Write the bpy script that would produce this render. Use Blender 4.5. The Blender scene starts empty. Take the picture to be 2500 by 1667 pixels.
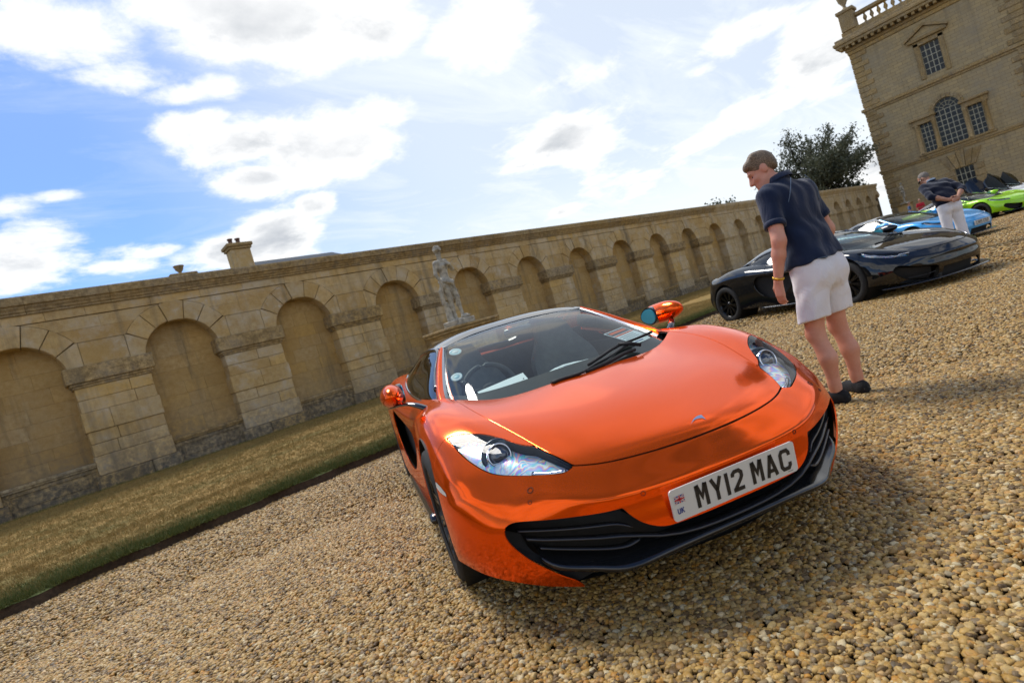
import bpy, bmesh, math, random
import numpy as np
from math import radians, sin, cos, pi
from mathutils import Vector, Matrix

scene = bpy.context.scene
COL = scene.collection
random.seed(7)
RNG = np.random.default_rng(7)

# ---------------------------------------------------------------- camera
# world: X along the garden wall, Y towards it, Z up, metres; the gravel is z = 0
CAM = np.array([0.0, 0.0, 1.0703])
YAW, PITCH, ROLL, FOCAL = radians(41.6355), radians(-1.3147), radians(-16.3682), 19.531


def cam_axes():
    fwd = np.array([sin(YAW) * cos(PITCH), cos(YAW) * cos(PITCH), sin(PITCH)])
    r0 = np.array([cos(YAW), -sin(YAW), 0.0])
    u0 = np.cross(r0, fwd)
    right = cos(ROLL) * r0 + sin(ROLL) * u0
    up = -sin(ROLL) * r0 + cos(ROLL) * u0
    return right, up, fwd


_r, _u, _f = cam_axes()
cam_data = bpy.data.cameras.new("camera")
cam_data.sensor_width = 36.0
cam_data.sensor_fit = 'HORIZONTAL'
cam_data.lens = FOCAL
cam_data.clip_start = 0.05
cam_data.clip_end = 3000.0
cam = bpy.data.objects.new("camera", cam_data)
COL.objects.link(cam)
cam.matrix_world = Matrix(((_r[0], _u[0], -_f[0], CAM[0]), (_r[1], _u[1], -_f[1], CAM[1]),
                           (_r[2], _u[2], -_f[2], CAM[2]), (0, 0, 0, 1)))
scene.camera = cam
cam_data.dof.use_dof = True
cam_data.dof.focus_distance = 2.6
cam_data.dof.aperture_fstop = 4.0

# ---------------------------------------------------------------- light
SUN_AZ = radians(8.0)      # clockwise from +Y (towards the wall) to +X
SUN_EL = radians(54.0)
sun_dir = Vector((sin(SUN_AZ) * cos(SUN_EL), cos(SUN_AZ) * cos(SUN_EL), sin(SUN_EL)))
sun_data = bpy.data.lights.new("sun", 'SUN')
sun_data.energy = 1.1
sun_data.angle = radians(22.0)
sun_data.color = (1.0, 0.95, 0.87)
sun = bpy.data.objects.new("sun", sun_data)
COL.objects.link(sun)
sun.rotation_euler = (-sun_dir).to_track_quat('-Z', 'Y').to_euler()
sun.location = (0, 0, 60)

scene.view_settings.view_transform = 'Standard'
scene.view_settings.look = 'None'
scene.view_settings.gamma = 1.0
scene.view_settings.use_curve_mapping = False
scene.view_settings.exposure = 1.6


class NT:
    """small helper around a node tree"""

    def __init__(self, tree):
        self.t = tree
        self.n = tree.nodes
        self.l = tree.links

    def node(self, typ, **kw):
        nd = self.n.new(typ)
        for k, v in kw.items():
            if k.startswith('i_'):
                nd.inputs[k[2:].replace('_', ' ')].default_value = v
            else:
                setattr(nd, k, v)
        return nd

    def link(self, a, b):
        self.l.new(a, b)

    def val(self, s, v):
        if hasattr(v, 'is_linked') or hasattr(v, 'links'):
            self.l.new(v, s)
        else:
            s.default_value = v

    def math(self, op, a, b=0.0, c=None, clamp=False):
        nd = self.n.new('ShaderNodeMath')
        nd.operation = op
        nd.use_clamp = clamp
        self.val(nd.inputs[0], a)
        self.val(nd.inputs[1], b)
        if c is not None:
            self.val(nd.inputs[2], c)
        return nd.outputs[0]

    def vmath(self, op, a, b=(0, 0, 0), out=0):
        nd = self.n.new('ShaderNodeVectorMath')
        nd.operation = op
        self.val(nd.inputs[0], a)
        if op == 'SCALE':
            self.val(nd.inputs['Scale'], b)
        else:
            self.val(nd.inputs[1], b)
        return nd.outputs[out]

    def mix(self, fac, a, b, typ='MIX'):
        nd = self.n.new('ShaderNodeMix')
        nd.data_type = 'RGBA'
        nd.blend_type = typ
        self.val(nd.inputs[0], fac)
        for s, v in ((nd.inputs[6], a), (nd.inputs[7], b)):
            if isinstance(v, (tuple, list)):
                s.default_value = (*v[:3], 1.0)
            else:
                self.val(s, v)
        return nd.outputs[2]

    def noise(self, vec, scale, detail=4.0, rough=0.55, out='Fac', distort=0.0):
        nd = self.n.new('ShaderNodeTexNoise')
        if vec is not None:
            self.l.new(vec, nd.inputs['Vector'])
        nd.inputs['Scale'].default_value = scale
        nd.inputs['Detail'].default_value = detail
        nd.inputs['Roughness'].default_value = rough
        nd.inputs['Distortion'].default_value = distort
        return nd.outputs[out]

    def maprange(self, v, a, b, c=0.0, d=1.0, smooth=False):
        nd = self.n.new('ShaderNodeMapRange')
        if smooth:
            nd.interpolation_type = 'SMOOTHSTEP'
        self.val(nd.inputs['Value'], v)
        nd.inputs['From Min'].default_value = a
        nd.inputs['From Max'].default_value = b
        nd.inputs['To Min'].default_value = c
        nd.inputs['To Max'].default_value = d
        return nd.outputs[0]

    def ramp(self, fac, stops):
        nd = self.n.new('ShaderNodeValToRGB')
        self.val(nd.inputs[0], fac)
        e = nd.color_ramp.elements
        while len(e) < len(stops):
            e.new(0.5)
        for el, (p, c) in zip(e, stops):
            el.position = p
            el.color = (*c[:3], 1.0)
        return nd.outputs[0]


def sky_dir(az, el):
    """unit vector; azimuth clockwise from +Y, degrees"""
    a, e = radians(az), radians(el)
    return np.array([sin(a) * cos(e), cos(a) * cos(e), sin(e)])


# ---------------------------------------------------------------- sky
world = bpy.data.worlds.new("World")
scene.world = world
world.use_nodes = True
w = NT(world.node_tree)
w.n.clear()
tc = w.node('ShaderNodeTexCoord')
sky = w.node('ShaderNodeTexSky', sky_type='NISHITA', sun_disc=False, sun_elevation=SUN_EL,
             sun_rotation=SUN_AZ, altitude=50.0, air_density=1.0, dust_density=0.6, ozone_density=1.3)
dirv = w.vmath('NORMALIZE', tc.outputs['Generated'])
sep = w.node('ShaderNodeSeparateXYZ')
w.link(dirv, sep.inputs[0])
# flat cloud layer seen in perspective
zc = w.math('MAXIMUM', w.math('ADD', sep.outputs['Z'], 0.16), 0.05)
inv = w.math('DIVIDE', 1.0, zc)
pl = w.vmath('SCALE', dirv, inv)
big = w.noise(pl, 1.5, 10.0, 0.60, distort=0.2)
fine = w.noise(w.vmath('ADD', pl, (13.1, 4.2, 7.7)), 4.5, 9.0, 0.65, distort=0.2)
nz = w.math('ADD', w.math('MULTIPLY', w.math('SUBTRACT', big, 0.5), 1.5), w.math('MULTIPLY', w.math('SUBTRACT', fine, 0.5), 1.1))
# banks of cumulus: (azimuth, elevation in degrees, angular half-width, half-height, strength)
CLOUDS = [(22.9, 33.7, 0.13, 0.05, 0.85), (29.0, 31.7, 0.18, 0.055, 0.95), (35.8, 30.1, 0.15, 0.06, 0.95), (47.4, 27.7, 0.11, 0.065, 0.95),
          (22.8, 23.0, 0.11, 0.04, 0.9), (29.5, 21.8, 0.14, 0.06, 1.05), (35.5, 23.5, 0.08, 0.045, 0.9), (22.5, 19.7, 0.09, 0.035, 0.8),
          (18.3, 24.7, 0.06, 0.04, 0.7), (9.6, 31.8, 0.12, 0.05, 0.75), (13.7, 28.7, 0.1, 0.03, 0.6), (17.8, 27.2, 0.06, 0.02, 0.7),
          (20.7, 27.6, 0.05, 0.025, 0.6), (53.3, 16.0, 0.11, 0.05, 1.1), (48.3, 15.2, 0.06, 0.03, 0.8), (58.2, 16.7, 0.06, 0.03, 0.7),
          (22.5, 14.8, 0.07, 0.04, 0.95), (17.8, 13.9, 0.09, 0.03, 0.9), (26.6, 16.7, 0.04, 0.022, 0.8), (2.7, 15.7, 0.08, 0.045, 0.9),
          (8.0, 14.3, 0.1, 0.02, 0.55), (12.2, 15.3, 0.1, 0.02, 0.5), (6.8, 20.3, 0.04, 0.012, 0.6), (3.5, 19.9, 0.04, 0.02, 0.5),
          (75.4, 14.1, 0.07, 0.1, 0.75), (70.9, 12.3, 0.12, 0.03, 0.7), (65.7, 11.5, 0.09, 0.02, 0.6), (71.7, 18.9, 0.12, 0.03, 0.6),
          (65.9, 17.4, 0.05, 0.015, 0.5), (50.2, 9.9, 0.035, 0.012, 0.7), (57.4, 20.7, 0.2, 0.06, 0.4), (58.5, 11.0, 0.22, 0.05, 0.35)]
blob = None
for az, el, rw, rh, wt in CLOUDS:
    dv = sky_dir(az, el)
    side = np.cross(dv, np.array([0, 0, 1.0]))
    side /= np.linalg.norm(side)
    upv = np.cross(side, dv)
    a_ = w.vmath('DOT_PRODUCT', dirv, tuple(side / rw), out='Value')
    b_ = w.vmath('DOT_PRODUCT', dirv, tuple(upv / rh), out='Value')
    r2 = w.math('ADD', w.math('MULTIPLY', a_, a_), w.math('MULTIPLY', b_, b_))
    fr_ = w.vmath('DOT_PRODUCT', dirv, tuple(dv), out='Value')
    fall = w.math('MULTIPLY', w.math('EXPONENT', w.math('MULTIPLY', r2, -0.9)), w.math('MULTIPLY', w.math('GREATER_THAN', fr_, 0.0), wt))
    blob = fall if blob is None else w.math('MAXIMUM', blob, fall)
gen = w.maprange(w.noise(w.vmath('ADD', pl, (3.0, 9.0, 1.0)), 0.55, 3.0, 0.5), 0.40, 0.60, 0.0, 0.85, smooth=True)
infr = w.vmath('DOT_PRODUCT', dirv, tuple(sky_dir(37.9, 21.9)), out='Value')
gen = w.math('MULTIPLY', gen, w.maprange(infr, 0.86, 0.74, 0.0, 1.0, smooth=True))
acc = w.math('ADD', w.math('MAXIMUM', blob, gen), nz)
cov = w.maprange(acc, 0.30, 0.70, 0.0, 1.0, smooth=True)
# thick parts go grey underneath
core = w.maprange(acc, 0.48, 1.05, 0.0, 1.0, smooth=True)
shade_n = w.noise(w.vmath('ADD', pl, (0.0, 0.0, 31.0)), 2.6, 6.0, 0.55)
greyf = w.math('MULTIPLY', core, w.maprange(shade_n, 0.30, 0.62, 0.12, 0.85))
ccol = w.mix(greyf, (4.5, 4.48, 4.42), (1.75, 1.9, 2.1))
# thin veil on the sun's side of the sky and towards the horizon
sdot = w.vmath('DOT_PRODUCT', dirv, tuple(sky_dir(58.3, 24.6)), out='Value')
veil = w.math('ADD', w.maprange(sdot, 0.70, 0.98, 0.0, 0.72, smooth=True), w.maprange(sep.outputs['Z'], 0.26, 0.0, 0.0, 0.55, smooth=True), clamp=True)
wisp = w.noise(w.vmath('MULTIPLY', pl, (0.8, 2.2, 1.0)), 1.6, 8.0, 0.65, distort=0.6)
veil = w.math('ADD', veil, w.maprange(wisp, 0.48, 0.78, 0.0, 0.36), clamp=True)
skyc = w.mix(veil, w.vmath('MULTIPLY', sky.outputs[0], (0.30, 0.40, 0.54)), (3.5, 3.75, 3.95))
mixed = w.mix(w.math('MULTIPLY', cov, 0.97), skyc, ccol)
mixed = w.mix(w.maprange(sep.outputs['Z'], -0.02, -0.06), mixed, (1.6, 1.4, 1.0))
bg = w.node('ShaderNodeBackground')
w.link(mixed, bg.inputs['Color'])
bg.inputs['Strength'].default_value = 0.09
out = w.node('ShaderNodeOutputWorld')
w.link(bg.outputs[0], out.inputs['Surface'])
world.cycles.sampling_method = 'MANUAL'
world.cycles.sample_map_resolution = 512
scene.cycles.max_bounces = 6
scene.cycles.diffuse_bounces = 3
scene.cycles.glossy_bounces = 4
scene.cycles.transmission_bounces = 4
scene.cycles.transparent_max_bounces = 12
scene.cycles.use_denoising = True
# ---------------------------------------------------------------- helpers
MATS = {}


def principled(name, color, rough=0.5, metal=0.0, spec=0.5, coat=0.0, coat_rough=0.03, **kw):
    """plain Principled material; returns (material, NT, bsdf)"""
    m = bpy.data.materials.new(name)
    m.use_nodes = True
    t = NT(m.node_tree)
    b = t.n['Principled BSDF']
    b.inputs['Base Color'].default_value = (*color[:3], 1.0)
    b.inputs['Roughness'].default_value = rough
    b.inputs['Metallic'].default_value = metal
    b.inputs['Specular IOR Level'].default_value = spec
    b.inputs['Coat Weight'].default_value = coat
    b.inputs['Coat Roughness'].default_value = coat_rough
    for k, v in kw.items():
        b.inputs[k.replace('_', ' ')].default_value = v
    MATS[name] = m
    return m, t, b


def mottled(name, c1, c2, scale=8.0, rough=0.6, bump=0.0, bump_scale=60.0, metal=0.0, spec=0.4, detail=5.0, coat=0.0):
    """two-tone noise material with optional fine bump"""
    m, t, b = principled(name, c1, rough, metal, spec, coat)
    co = t.node('ShaderNodeTexCoord').outputs['Object']
    f = t.noise(co, scale, detail, 0.6)
    t.link(t.mix(t.maprange(f, 0.3, 0.7), c1, c2), b.inputs['Base Color'])
    if bump:
        bp = t.node('ShaderNodeBump')
        bp.inputs['Strength'].default_value = bump
        bp.inputs['Distance'].default_value = 0.01
        t.link(t.noise(co, bump_scale, 4.0, 0.6), bp.inputs['Height'])
        t.link(bp.outputs[0], b.inputs['Normal'])
    return m


def glass(name, tint=(0.8, 0.85, 0.83), trans=0.85, rough=0.0, spec=1.0, refl=1.0):
    """thin pane: transparent (tinted) under a fresnel reflection"""
    m = bpy.data.materials.new(name)
    m.use_nodes = True
    t = NT(m.node_tree)
    t.n.clear()
    o = t.node('ShaderNodeOutputMaterial')
    tr = t.node('ShaderNodeBsdfTransparent')
    tr.inputs[0].default_value = (tint[0] * trans, tint[1] * trans, tint[2] * trans, 1)
    gl = t.node('ShaderNodeBsdfGlossy')
    gl.inputs['Roughness'].default_value = rough
    gl.inputs['Color'].default_value = (spec, spec, spec, 1)
    fr = t.node('ShaderNodeFresnel')
    gb = t.node('ShaderNodeNewGeometry')
    t.link(t.maprange(gb.outputs['Backfacing'], 0.0, 1.0, 1.5, 1 / 1.5), fr.inputs['IOR'])
    mx = t.node('ShaderNodeMixShader')
    t.link(t.math('MINIMUM', t.math('MULTIPLY', fr.outputs[0], refl), 1.0), mx.inputs[0])
    t.link(tr.outputs[0], mx.inputs[1])
    t.link(gl.outputs[0], mx.inputs[2])
    t.link(mx.outputs[0], o.inputs['Surface'])
    MATS[name] = m
    return m


def tag(o, label=None, category=None, group=None, kind=None):
    if label:
        o['label'] = label
    if category:
        o['category'] = category
    if group:
        o['group'] = group
    if kind:
        o['kind'] = kind
    return o


def empty(name, loc=(0, 0, 0), rz=0.0, parent=None):
    o = bpy.data.objects.new(name, None)
    o.empty_display_size = 0.1
    COL.objects.link(o)
    o.location = loc
    o.rotation_euler = (0, 0, rz)
    o.parent = parent
    return o


def link(name, me, parent=None, loc=None, rz=0.0):
    o = bpy.data.objects.new(name, me)
    COL.objects.link(o)
    if loc is not None:
        o.location = loc
    if rz:
        o.rotation_euler = (0, 0, rz)
    o.parent = parent
    return o


def mesh(name, V, F, mat, smooth=True, normals=None):
    V = np.asarray(V, float)
    used = sorted({i for f in F for i in f})
    if len(used) != len(V):
        rm = {o: n for n, o in enumerate(used)}
        V = V[used]
        F = [tuple(rm[i] for i in f) for f in F]
        if normals is not None:
            normals = np.asarray(normals)[used]
    me = bpy.data.meshes.new(name)
    me.from_pydata(V.tolist(), [], [tuple(int(i) for i in f) for f in F])
    me.materials.append(mat)
    if smooth:
        me.polygons.foreach_set('use_smooth', [True] * len(me.polygons))
    me.update()
    if normals is not None:
        me.normals_split_custom_set_from_vertices([tuple(n) for n in normals])
    return me


def mk(name, V, F, mat, parent=None, smooth=True, normals=None, loc=None, rz=0.0):
    return link(name, mesh(name, V, F, mat, smooth, normals), parent, loc, rz)


class B:
    """collects simple shapes for one mesh"""

    def __init__(self):
        self.V = []
        self.F = []

    def add(self, V, F):
        o = len(self.V)
        self.V += [tuple(map(float, v)) for v in V]
        self.F += [tuple(i + o for i in f) for f in F]
        return self

    def box(self, lo, hi, bev=0.0):
        x0, y0, z0 = lo
        x1, y1, z1 = hi
        if bev <= 0:
            V = [(x0, y0, z0), (x1, y0, z0), (x1, y1, z0), (x0, y1, z0), (x0, y0, z1), (x1, y0, z1), (x1, y1, z1), (x0, y1, z1)]
            return self.add(V, [(0, 3, 2, 1), (4, 5, 6, 7), (0, 1, 5, 4), (1, 2, 6, 5), (2, 3, 7, 6), (3, 0, 4, 7)])
        b = min(bev, (x1 - x0) * .45, (y1 - y0) * .45, (z1 - z0) * .45)
        V = []
        for sz, zz in ((0, z0), (1, z1)):
            for (sx, sy) in ((0, 0), (1, 0), (1, 1), (0, 1)):
                X, Y = (x1 if sx else x0), (y1 if sy else y0)
                dx, dy, dz = (-b if sx else b), (-b if sy else b), (-b if sz else b)
                V += [(X + dx, Y + dy, zz), (X + dx, Y, zz + dz), (X, Y + dy, zz + dz)]
        F = []
        idx = lambda s, k, c: (s * 4 + k % 4) * 3 + c
        F.append(tuple(idx(0, k, 0) for k in (3, 2, 1, 0)))
        F.append(tuple(idx(1, k, 0) for k in (0, 1, 2, 3)))
        for k in range(4):
            a, c = k, (k + 1) % 4
            comp = 1 if k in (0, 2) else 2
            F.append((idx(0, a, comp), idx(0, c, comp), idx(1, c, comp), idx(1, a, comp)))
            oc = 3 - comp
            F.append((idx(0, c, comp), idx(0, c, oc), idx(1, c, oc), idx(1, c, comp)))
            F.append((idx(0, a, 0), idx(0, c, 0), idx(0, c, comp), idx(0, a, comp)))
            F.append((idx(1, a, comp), idx(1, c, comp), idx(1, c, 0), idx(1, a, 0)))
            F.append((idx(0, c, 0), idx(0, c, oc), idx(0, c, comp)))
            F.append((idx(1, c, 0), idx(1, c, comp), idx(1, c, oc)))
        return self.add(V, F)

    def prism(self, poly, a, b, axis='y'):
        """extrude a 2-D polygon; axis y: poly in (x,z); axis x: (y,z); axis z: (x,y)"""
        n = len(poly)
        V = []
        for q in (a, b):
            for p in poly:
                V.append({'y': (p[0], q, p[1]), 'x': (q, p[0], p[1]), 'z': (p[0], p[1], q)}[axis])
        F = [tuple(range(n)), tuple(range(2 * n - 1, n - 1, -1))]
        F += [(i, i + n, (i + 1) % n + n, (i + 1) % n) for i in range(n)]
        return self.add(V, F)

    def lathe(self, prof, seg=24, c=(0, 0, 0), axis='z', a0=0.0, a1=2 * pi):
        """profile of (radius, height)"""
        full = abs(a1 - a0 - 2 * pi) < 1e-6
        m = seg if full else seg + 1
        V = []
        for k in range(m):
            a = a0 + (a1 - a0) * k / seg
            for r, h in prof:
                p = {'z': (r * cos(a), r * sin(a), h), 'x': (h, r * cos(a), r * sin(a)), 'y': (r * sin(a), h, r * cos(a))}[axis]
                V.append((p[0] + c[0], p[1] + c[1], p[2] + c[2]))
        n = len(prof)
        F = []
        for k in range(seg):
            k2 = (k + 1) % m
            for i in range(n - 1):
                F.append((k * n + i, k2 * n + i, k2 * n + i + 1, k * n + i + 1))
        return self.add(V, F)

    def tube(self, pts, rad, seg=8, flat=None, cap=True):
        """swept tube; rad scalar or list; flat=(sx,sy) squashes the section"""
        P = np.asarray(pts, float)
        n = len(P)
        rad = [rad] * n if np.isscalar(rad) else list(rad)
        T = np.gradient(P, axis=0)
        T /= np.linalg.norm(T, axis=1)[:, None] + 1e-12
        ref = np.array([0, 0, 1.0]) if abs(T[0][2]) < 0.9 else np.array([1.0, 0, 0])
        V = []
        for i in range(n):
            s = np.cross(T[i], ref)
            s /= np.linalg.norm(s) + 1e-12
            u = np.cross(s, T[i])
            fx, fy = flat or (1, 1)
            for k in range(seg):
                a = 2 * pi * k / seg
                V.append(P[i] + rad[i] * (fx * cos(a) * s + fy * sin(a) * u))
        F = [(i * seg + k, i * seg + (k + 1) % seg, (i + 1) * seg + (k + 1) % seg, (i + 1) * seg + k) for i in range(n - 1) for k in range(seg)]
        if cap:
            F += [tuple(range(seg - 1, -1, -1)), tuple(range((n - 1) * seg, n * seg))]
        return self.add(V, F)

    def ell(self, c, r, seg=16, rings=10):
        prof = [(sin(pi * i / rings), -cos(pi * i / rings)) for i in range(rings + 1)]
        V = []
        for i, (rr, h) in enumerate(prof):
            for k in range(seg):
                a = 2 * pi * k / seg
                V.append((c[0] + r[0] * rr * cos(a), c[1] + r[1] * rr * sin(a), c[2] + r[2] * h))
        F = [(i * seg + k, i * seg + (k + 1) % seg, (i + 1) * seg + (k + 1) % seg, (i + 1) * seg + k) for i in range(rings) for k in range(seg)]
        return self.add(V, F)

    def grid(self, P):
        """P: array (n,m,3)"""
        P = np.asarray(P, float)
        n, m = P.shape[:2]
        return self.add(P.reshape(-1, 3), [(i * m + j, i * m + j + 1, (i + 1) * m + j + 1, (i + 1) * m + j) for i in range(n - 1) for j in range(m - 1)])

    def mesh(self, name, mat, smooth=False):
        return mesh(name, self.V, self.F, mat, smooth)

    def build(self, name, mat, parent=None, smooth=False, loc=None, rz=0.0):
        return link(name, self.mesh(name, mat, smooth), parent, loc, rz)


def ncs(t, Y, q):
    """natural cubic spline through (t, Y[i]) evaluated at q (Y may be n-d along axis 0)"""
    t = np.asarray(t, float)
    Y = np.asarray(Y, float)
    n = len(t)
    sh = Y.shape[1:]
    Y = Y.reshape(n, -1)
    h = np.diff(t)
    A = np.zeros((n, n))
    r = np.zeros_like(Y)
    A[0, 0] = A[-1, -1] = 1
    for i in range(1, n - 1):
        A[i, i - 1], A[i, i], A[i, i + 1] = h[i - 1], 2 * (h[i - 1] + h[i]), h[i]
        r[i] = 6 * ((Y[i + 1] - Y[i]) / h[i] - (Y[i] - Y[i - 1]) / h[i - 1])
    M = np.linalg.solve(A, r)
    q = np.asarray(q, float)
    k = np.clip(np.searchsorted(t, q, side='right') - 1, 0, n - 2)
    a = (t[k + 1] - q) / h[k]
    b = (q - t[k]) / h[k]
    o = (a[:, None] * Y[k] + b[:, None] * Y[k + 1] + ((a**3 - a)[:, None] * M[k] + (b**3 - b)[:, None] * M[k + 1]) * (h[k]**2)[:, None] / 6)
    return o.reshape((len(q),) + sh)


def knots(P):
    """average chord length parameter along axis 0 of control net (n, m, 3)"""
    dd = np.linalg.norm(np.diff(P, axis=0), axis=-1)
    if dd.ndim > 1:
        dd = dd.mean(axis=1)
    return np.r_[0, np.cumsum(np.maximum(dd, 1e-4))]


def curve(pts, n):
    """n points evenly spread on a smooth curve through pts"""
    P = np.asarray(pts, float)
    t = knots(P[:, None, :])
    Q = ncs(t, P, np.linspace(0, t[-1], max(200, n * 4)))
    L = np.r_[0, np.cumsum(np.linalg.norm(np.diff(Q, axis=0), axis=1))]
    s = np.linspace(0, L[-1], n)
    return np.stack([np.interp(s, L, Q[:, i]) for i in range(Q.shape[1])], 1)


def net(P, nu, step, sym=False):
    """smooth surface through control net P (strings, stations, 3); step: sample spacing along the strings;
    sym: the first string lies on the mirror plane x = 0"""
    P = np.asarray(P, float)
    m3 = np.array([-1, 1, 1.0])
    k = 0
    if sym:
        P = np.concatenate([P[2:0:-1] * m3, P])
        k = 2
    tu, tt = knots(P), knots(P[k:].transpose(1, 0, 2))
    qs = [np.linspace(tt[j], tt[j + 1], max(2, int((tt[j + 1] - tt[j]) / (step(j) if callable(step) else step)) + 1))[:-1] for j in range(len(tt) - 1)]
    q = np.r_[np.concatenate(qs), tt[-1]]
    Q = ncs(tt, P.transpose(1, 0, 2), q)              # (nt, strings, 3)
    return ncs(tu, Q.transpose(1, 0, 2), np.linspace(tu[k], tu[-1], nu))   # (nu, nt, 3)


def grid_normals(R, sym=False):
    if sym:
        R = np.concatenate([R[2:0:-1] * np.array([-1, 1, 1.0]), R])
    N = np.cross(np.gradient(R, axis=0), np.gradient(R, axis=1))
    N /= np.linalg.norm(N, axis=-1)[..., None] + 1e-12
    return N[2:] if sym else N


class Surf:
    """cuttable surface with carried vertex normals"""

    def __init__(self, V, N, F):
        self.V, self.N, self.F = V, N, F

    @staticmethod
    def from_grid(R, N):
        n, m = R.shape[:2]
        i, j = np.meshgrid(np.arange(n - 1), np.arange(m - 1), indexing='ij')
        a = (i * m + j).ravel()
        F = np.stack([a, a + m, a + m + 1, a + 1], 1)
        return Surf(R.reshape(-1, 3).copy(), N.reshape(-1, 3).copy(), [tuple(f) for f in F.tolist()])

    def cut(self, fn, gap=0.0, want='both'):
        """split by scalar fn(V); returns (inside: fn<-gap, outside: fn>gap)"""
        f = fn(self.V)
        ins = self._clip(f + gap, -1) if want in ('both', 'in') else None
        outs = self._clip(f - gap, 1) if want in ('both', 'out') else None
        return (ins, outs) if want == 'both' else (ins or outs)

    def _clip(self, f, s):
        g = f * s                       # keep g > 0
        keep = (g > 0).tolist()
        V, N = self.V.tolist(), self.N.tolist()
        F = []
        cache = {}
        for face in self.F:
            k = [keep[i] for i in face]
            if all(k):
                F.append(face)
            elif any(k):
                poly = []
                n = len(face)
                for q in range(n):
                    a, b = face[q], face[(q + 1) % n]
                    if keep[a]:
                        poly.append(a)
                    if keep[a] != keep[b]:
                        key = (a, b) if a < b else (b, a)
                        if key not in cache:
                            t = g[key[0]] / (g[key[0]] - g[key[1]])
                            cache[key] = len(V)
                            V.append([V[key[0]][c] * (1 - t) + V[key[1]][c] * t for c in range(3)])
                            nn = [N[key[0]][c] * (1 - t) + N[key[1]][c] * t for c in range(3)]
                            l = math.sqrt(sum(x * x for x in nn)) or 1
                            N.append([x / l for x in nn])
                        poly.append(cache[key])
                if len(poly) >= 3:
                    F.append(tuple(poly))
        return Surf(np.array(V), np.array(N), F)

    def offset(self, dist):
        return Surf(self.V + self.N * dist, self.N, self.F)

    def mirrored(self):
        m = np.array([-1, 1, 1.0])
        return Surf(self.V * m, self.N * m, [f[::-1] for f in self.F])

    def joined(self, o):
        k = len(self.V)
        return Surf(np.r_[self.V, o.V], np.r_[self.N, o.N], self.F + [tuple(i + k for i in f) for f in o.F])

    def lipped(self, depth):
        """turned-in edge along every open border"""
        cnt = {}
        for f in self.F:
            for q in range(len(f)):
                a, b = f[q], f[(q + 1) % len(f)]
                key = (a, b) if a < b else (b, a)
                cnt[key] = None if key in cnt else (a, b)
        V, N, F = self.V.tolist(), self.N.tolist(), list(self.F)
        mp = {}

        def low(i):
            if i not in mp:
                mp[i] = len(V)
                V.append((self.V[i] - self.N[i] * depth).tolist())
                N.append(self.N[i].tolist())
            return mp[i]
        for key, e in cnt.items():
            if e is not None:
                a, b = e
                if abs(self.V[a][0]) < 1e-5 and abs(self.V[b][0]) < 1e-5:
                    continue
                F.append((b, a, low(a), low(b)))
        return Surf(np.array(V), np.array(N), F)

    def build(self, name, mat, parent=None, lip=0.0):
        s = self.lipped(lip) if lip else self
        return mk(name, s.V, s.F, mat, parent, True, s.N)


def poly_sd(poly, ax):
    """signed distance (negative inside) of vertices, projected on axes ax, to a closed polygon"""
    P = np.asarray(poly, float)
    A, Bp = P, np.roll(P, -1, axis=0)

    def fn(V):
        X = V[:, ax]
        d = np.full(len(X), 1e9)
        ins = np.zeros(len(X), bool)
        for a, b in zip(A, Bp):
            e = b - a
            t = np.clip(((X - a) @ e) / (e @ e + 1e-15), 0, 1)
            d = np.minimum(d, np.linalg.norm(X - a - t[:, None] * e, axis=1))
            c = ((a[1] > X[:, 1]) != (b[1] > X[:, 1])) & (X[:, 0] < (b[0] - a[0]) * (X[:, 1] - a[1]) / (b[1] - a[1] + 1e-15) + a[0])
            ins ^= c
        return np.where(ins, -d, d)
    return fn


def only(fn, mask, big=1.0):
    """restrict a cut to vertices where mask(V) holds"""
    def g(V):
        f = fn(V)
        return np.where(mask(V), f, np.maximum(np.abs(f), big))
    return g


def smooth_poly(*segs):
    """closed outline from smooth segments (each a list of points; straight joins between)"""
    out = []
    for s in segs:
        Q = curve(s, max(6, 8 * (len(s) - 1))) if len(s) > 2 else np.asarray(s, float)
        for q in Q:
            if not out or np.linalg.norm(np.asarray(out[-1]) - q) > 1e-5:
                out.append(tuple(q))
    return out
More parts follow.
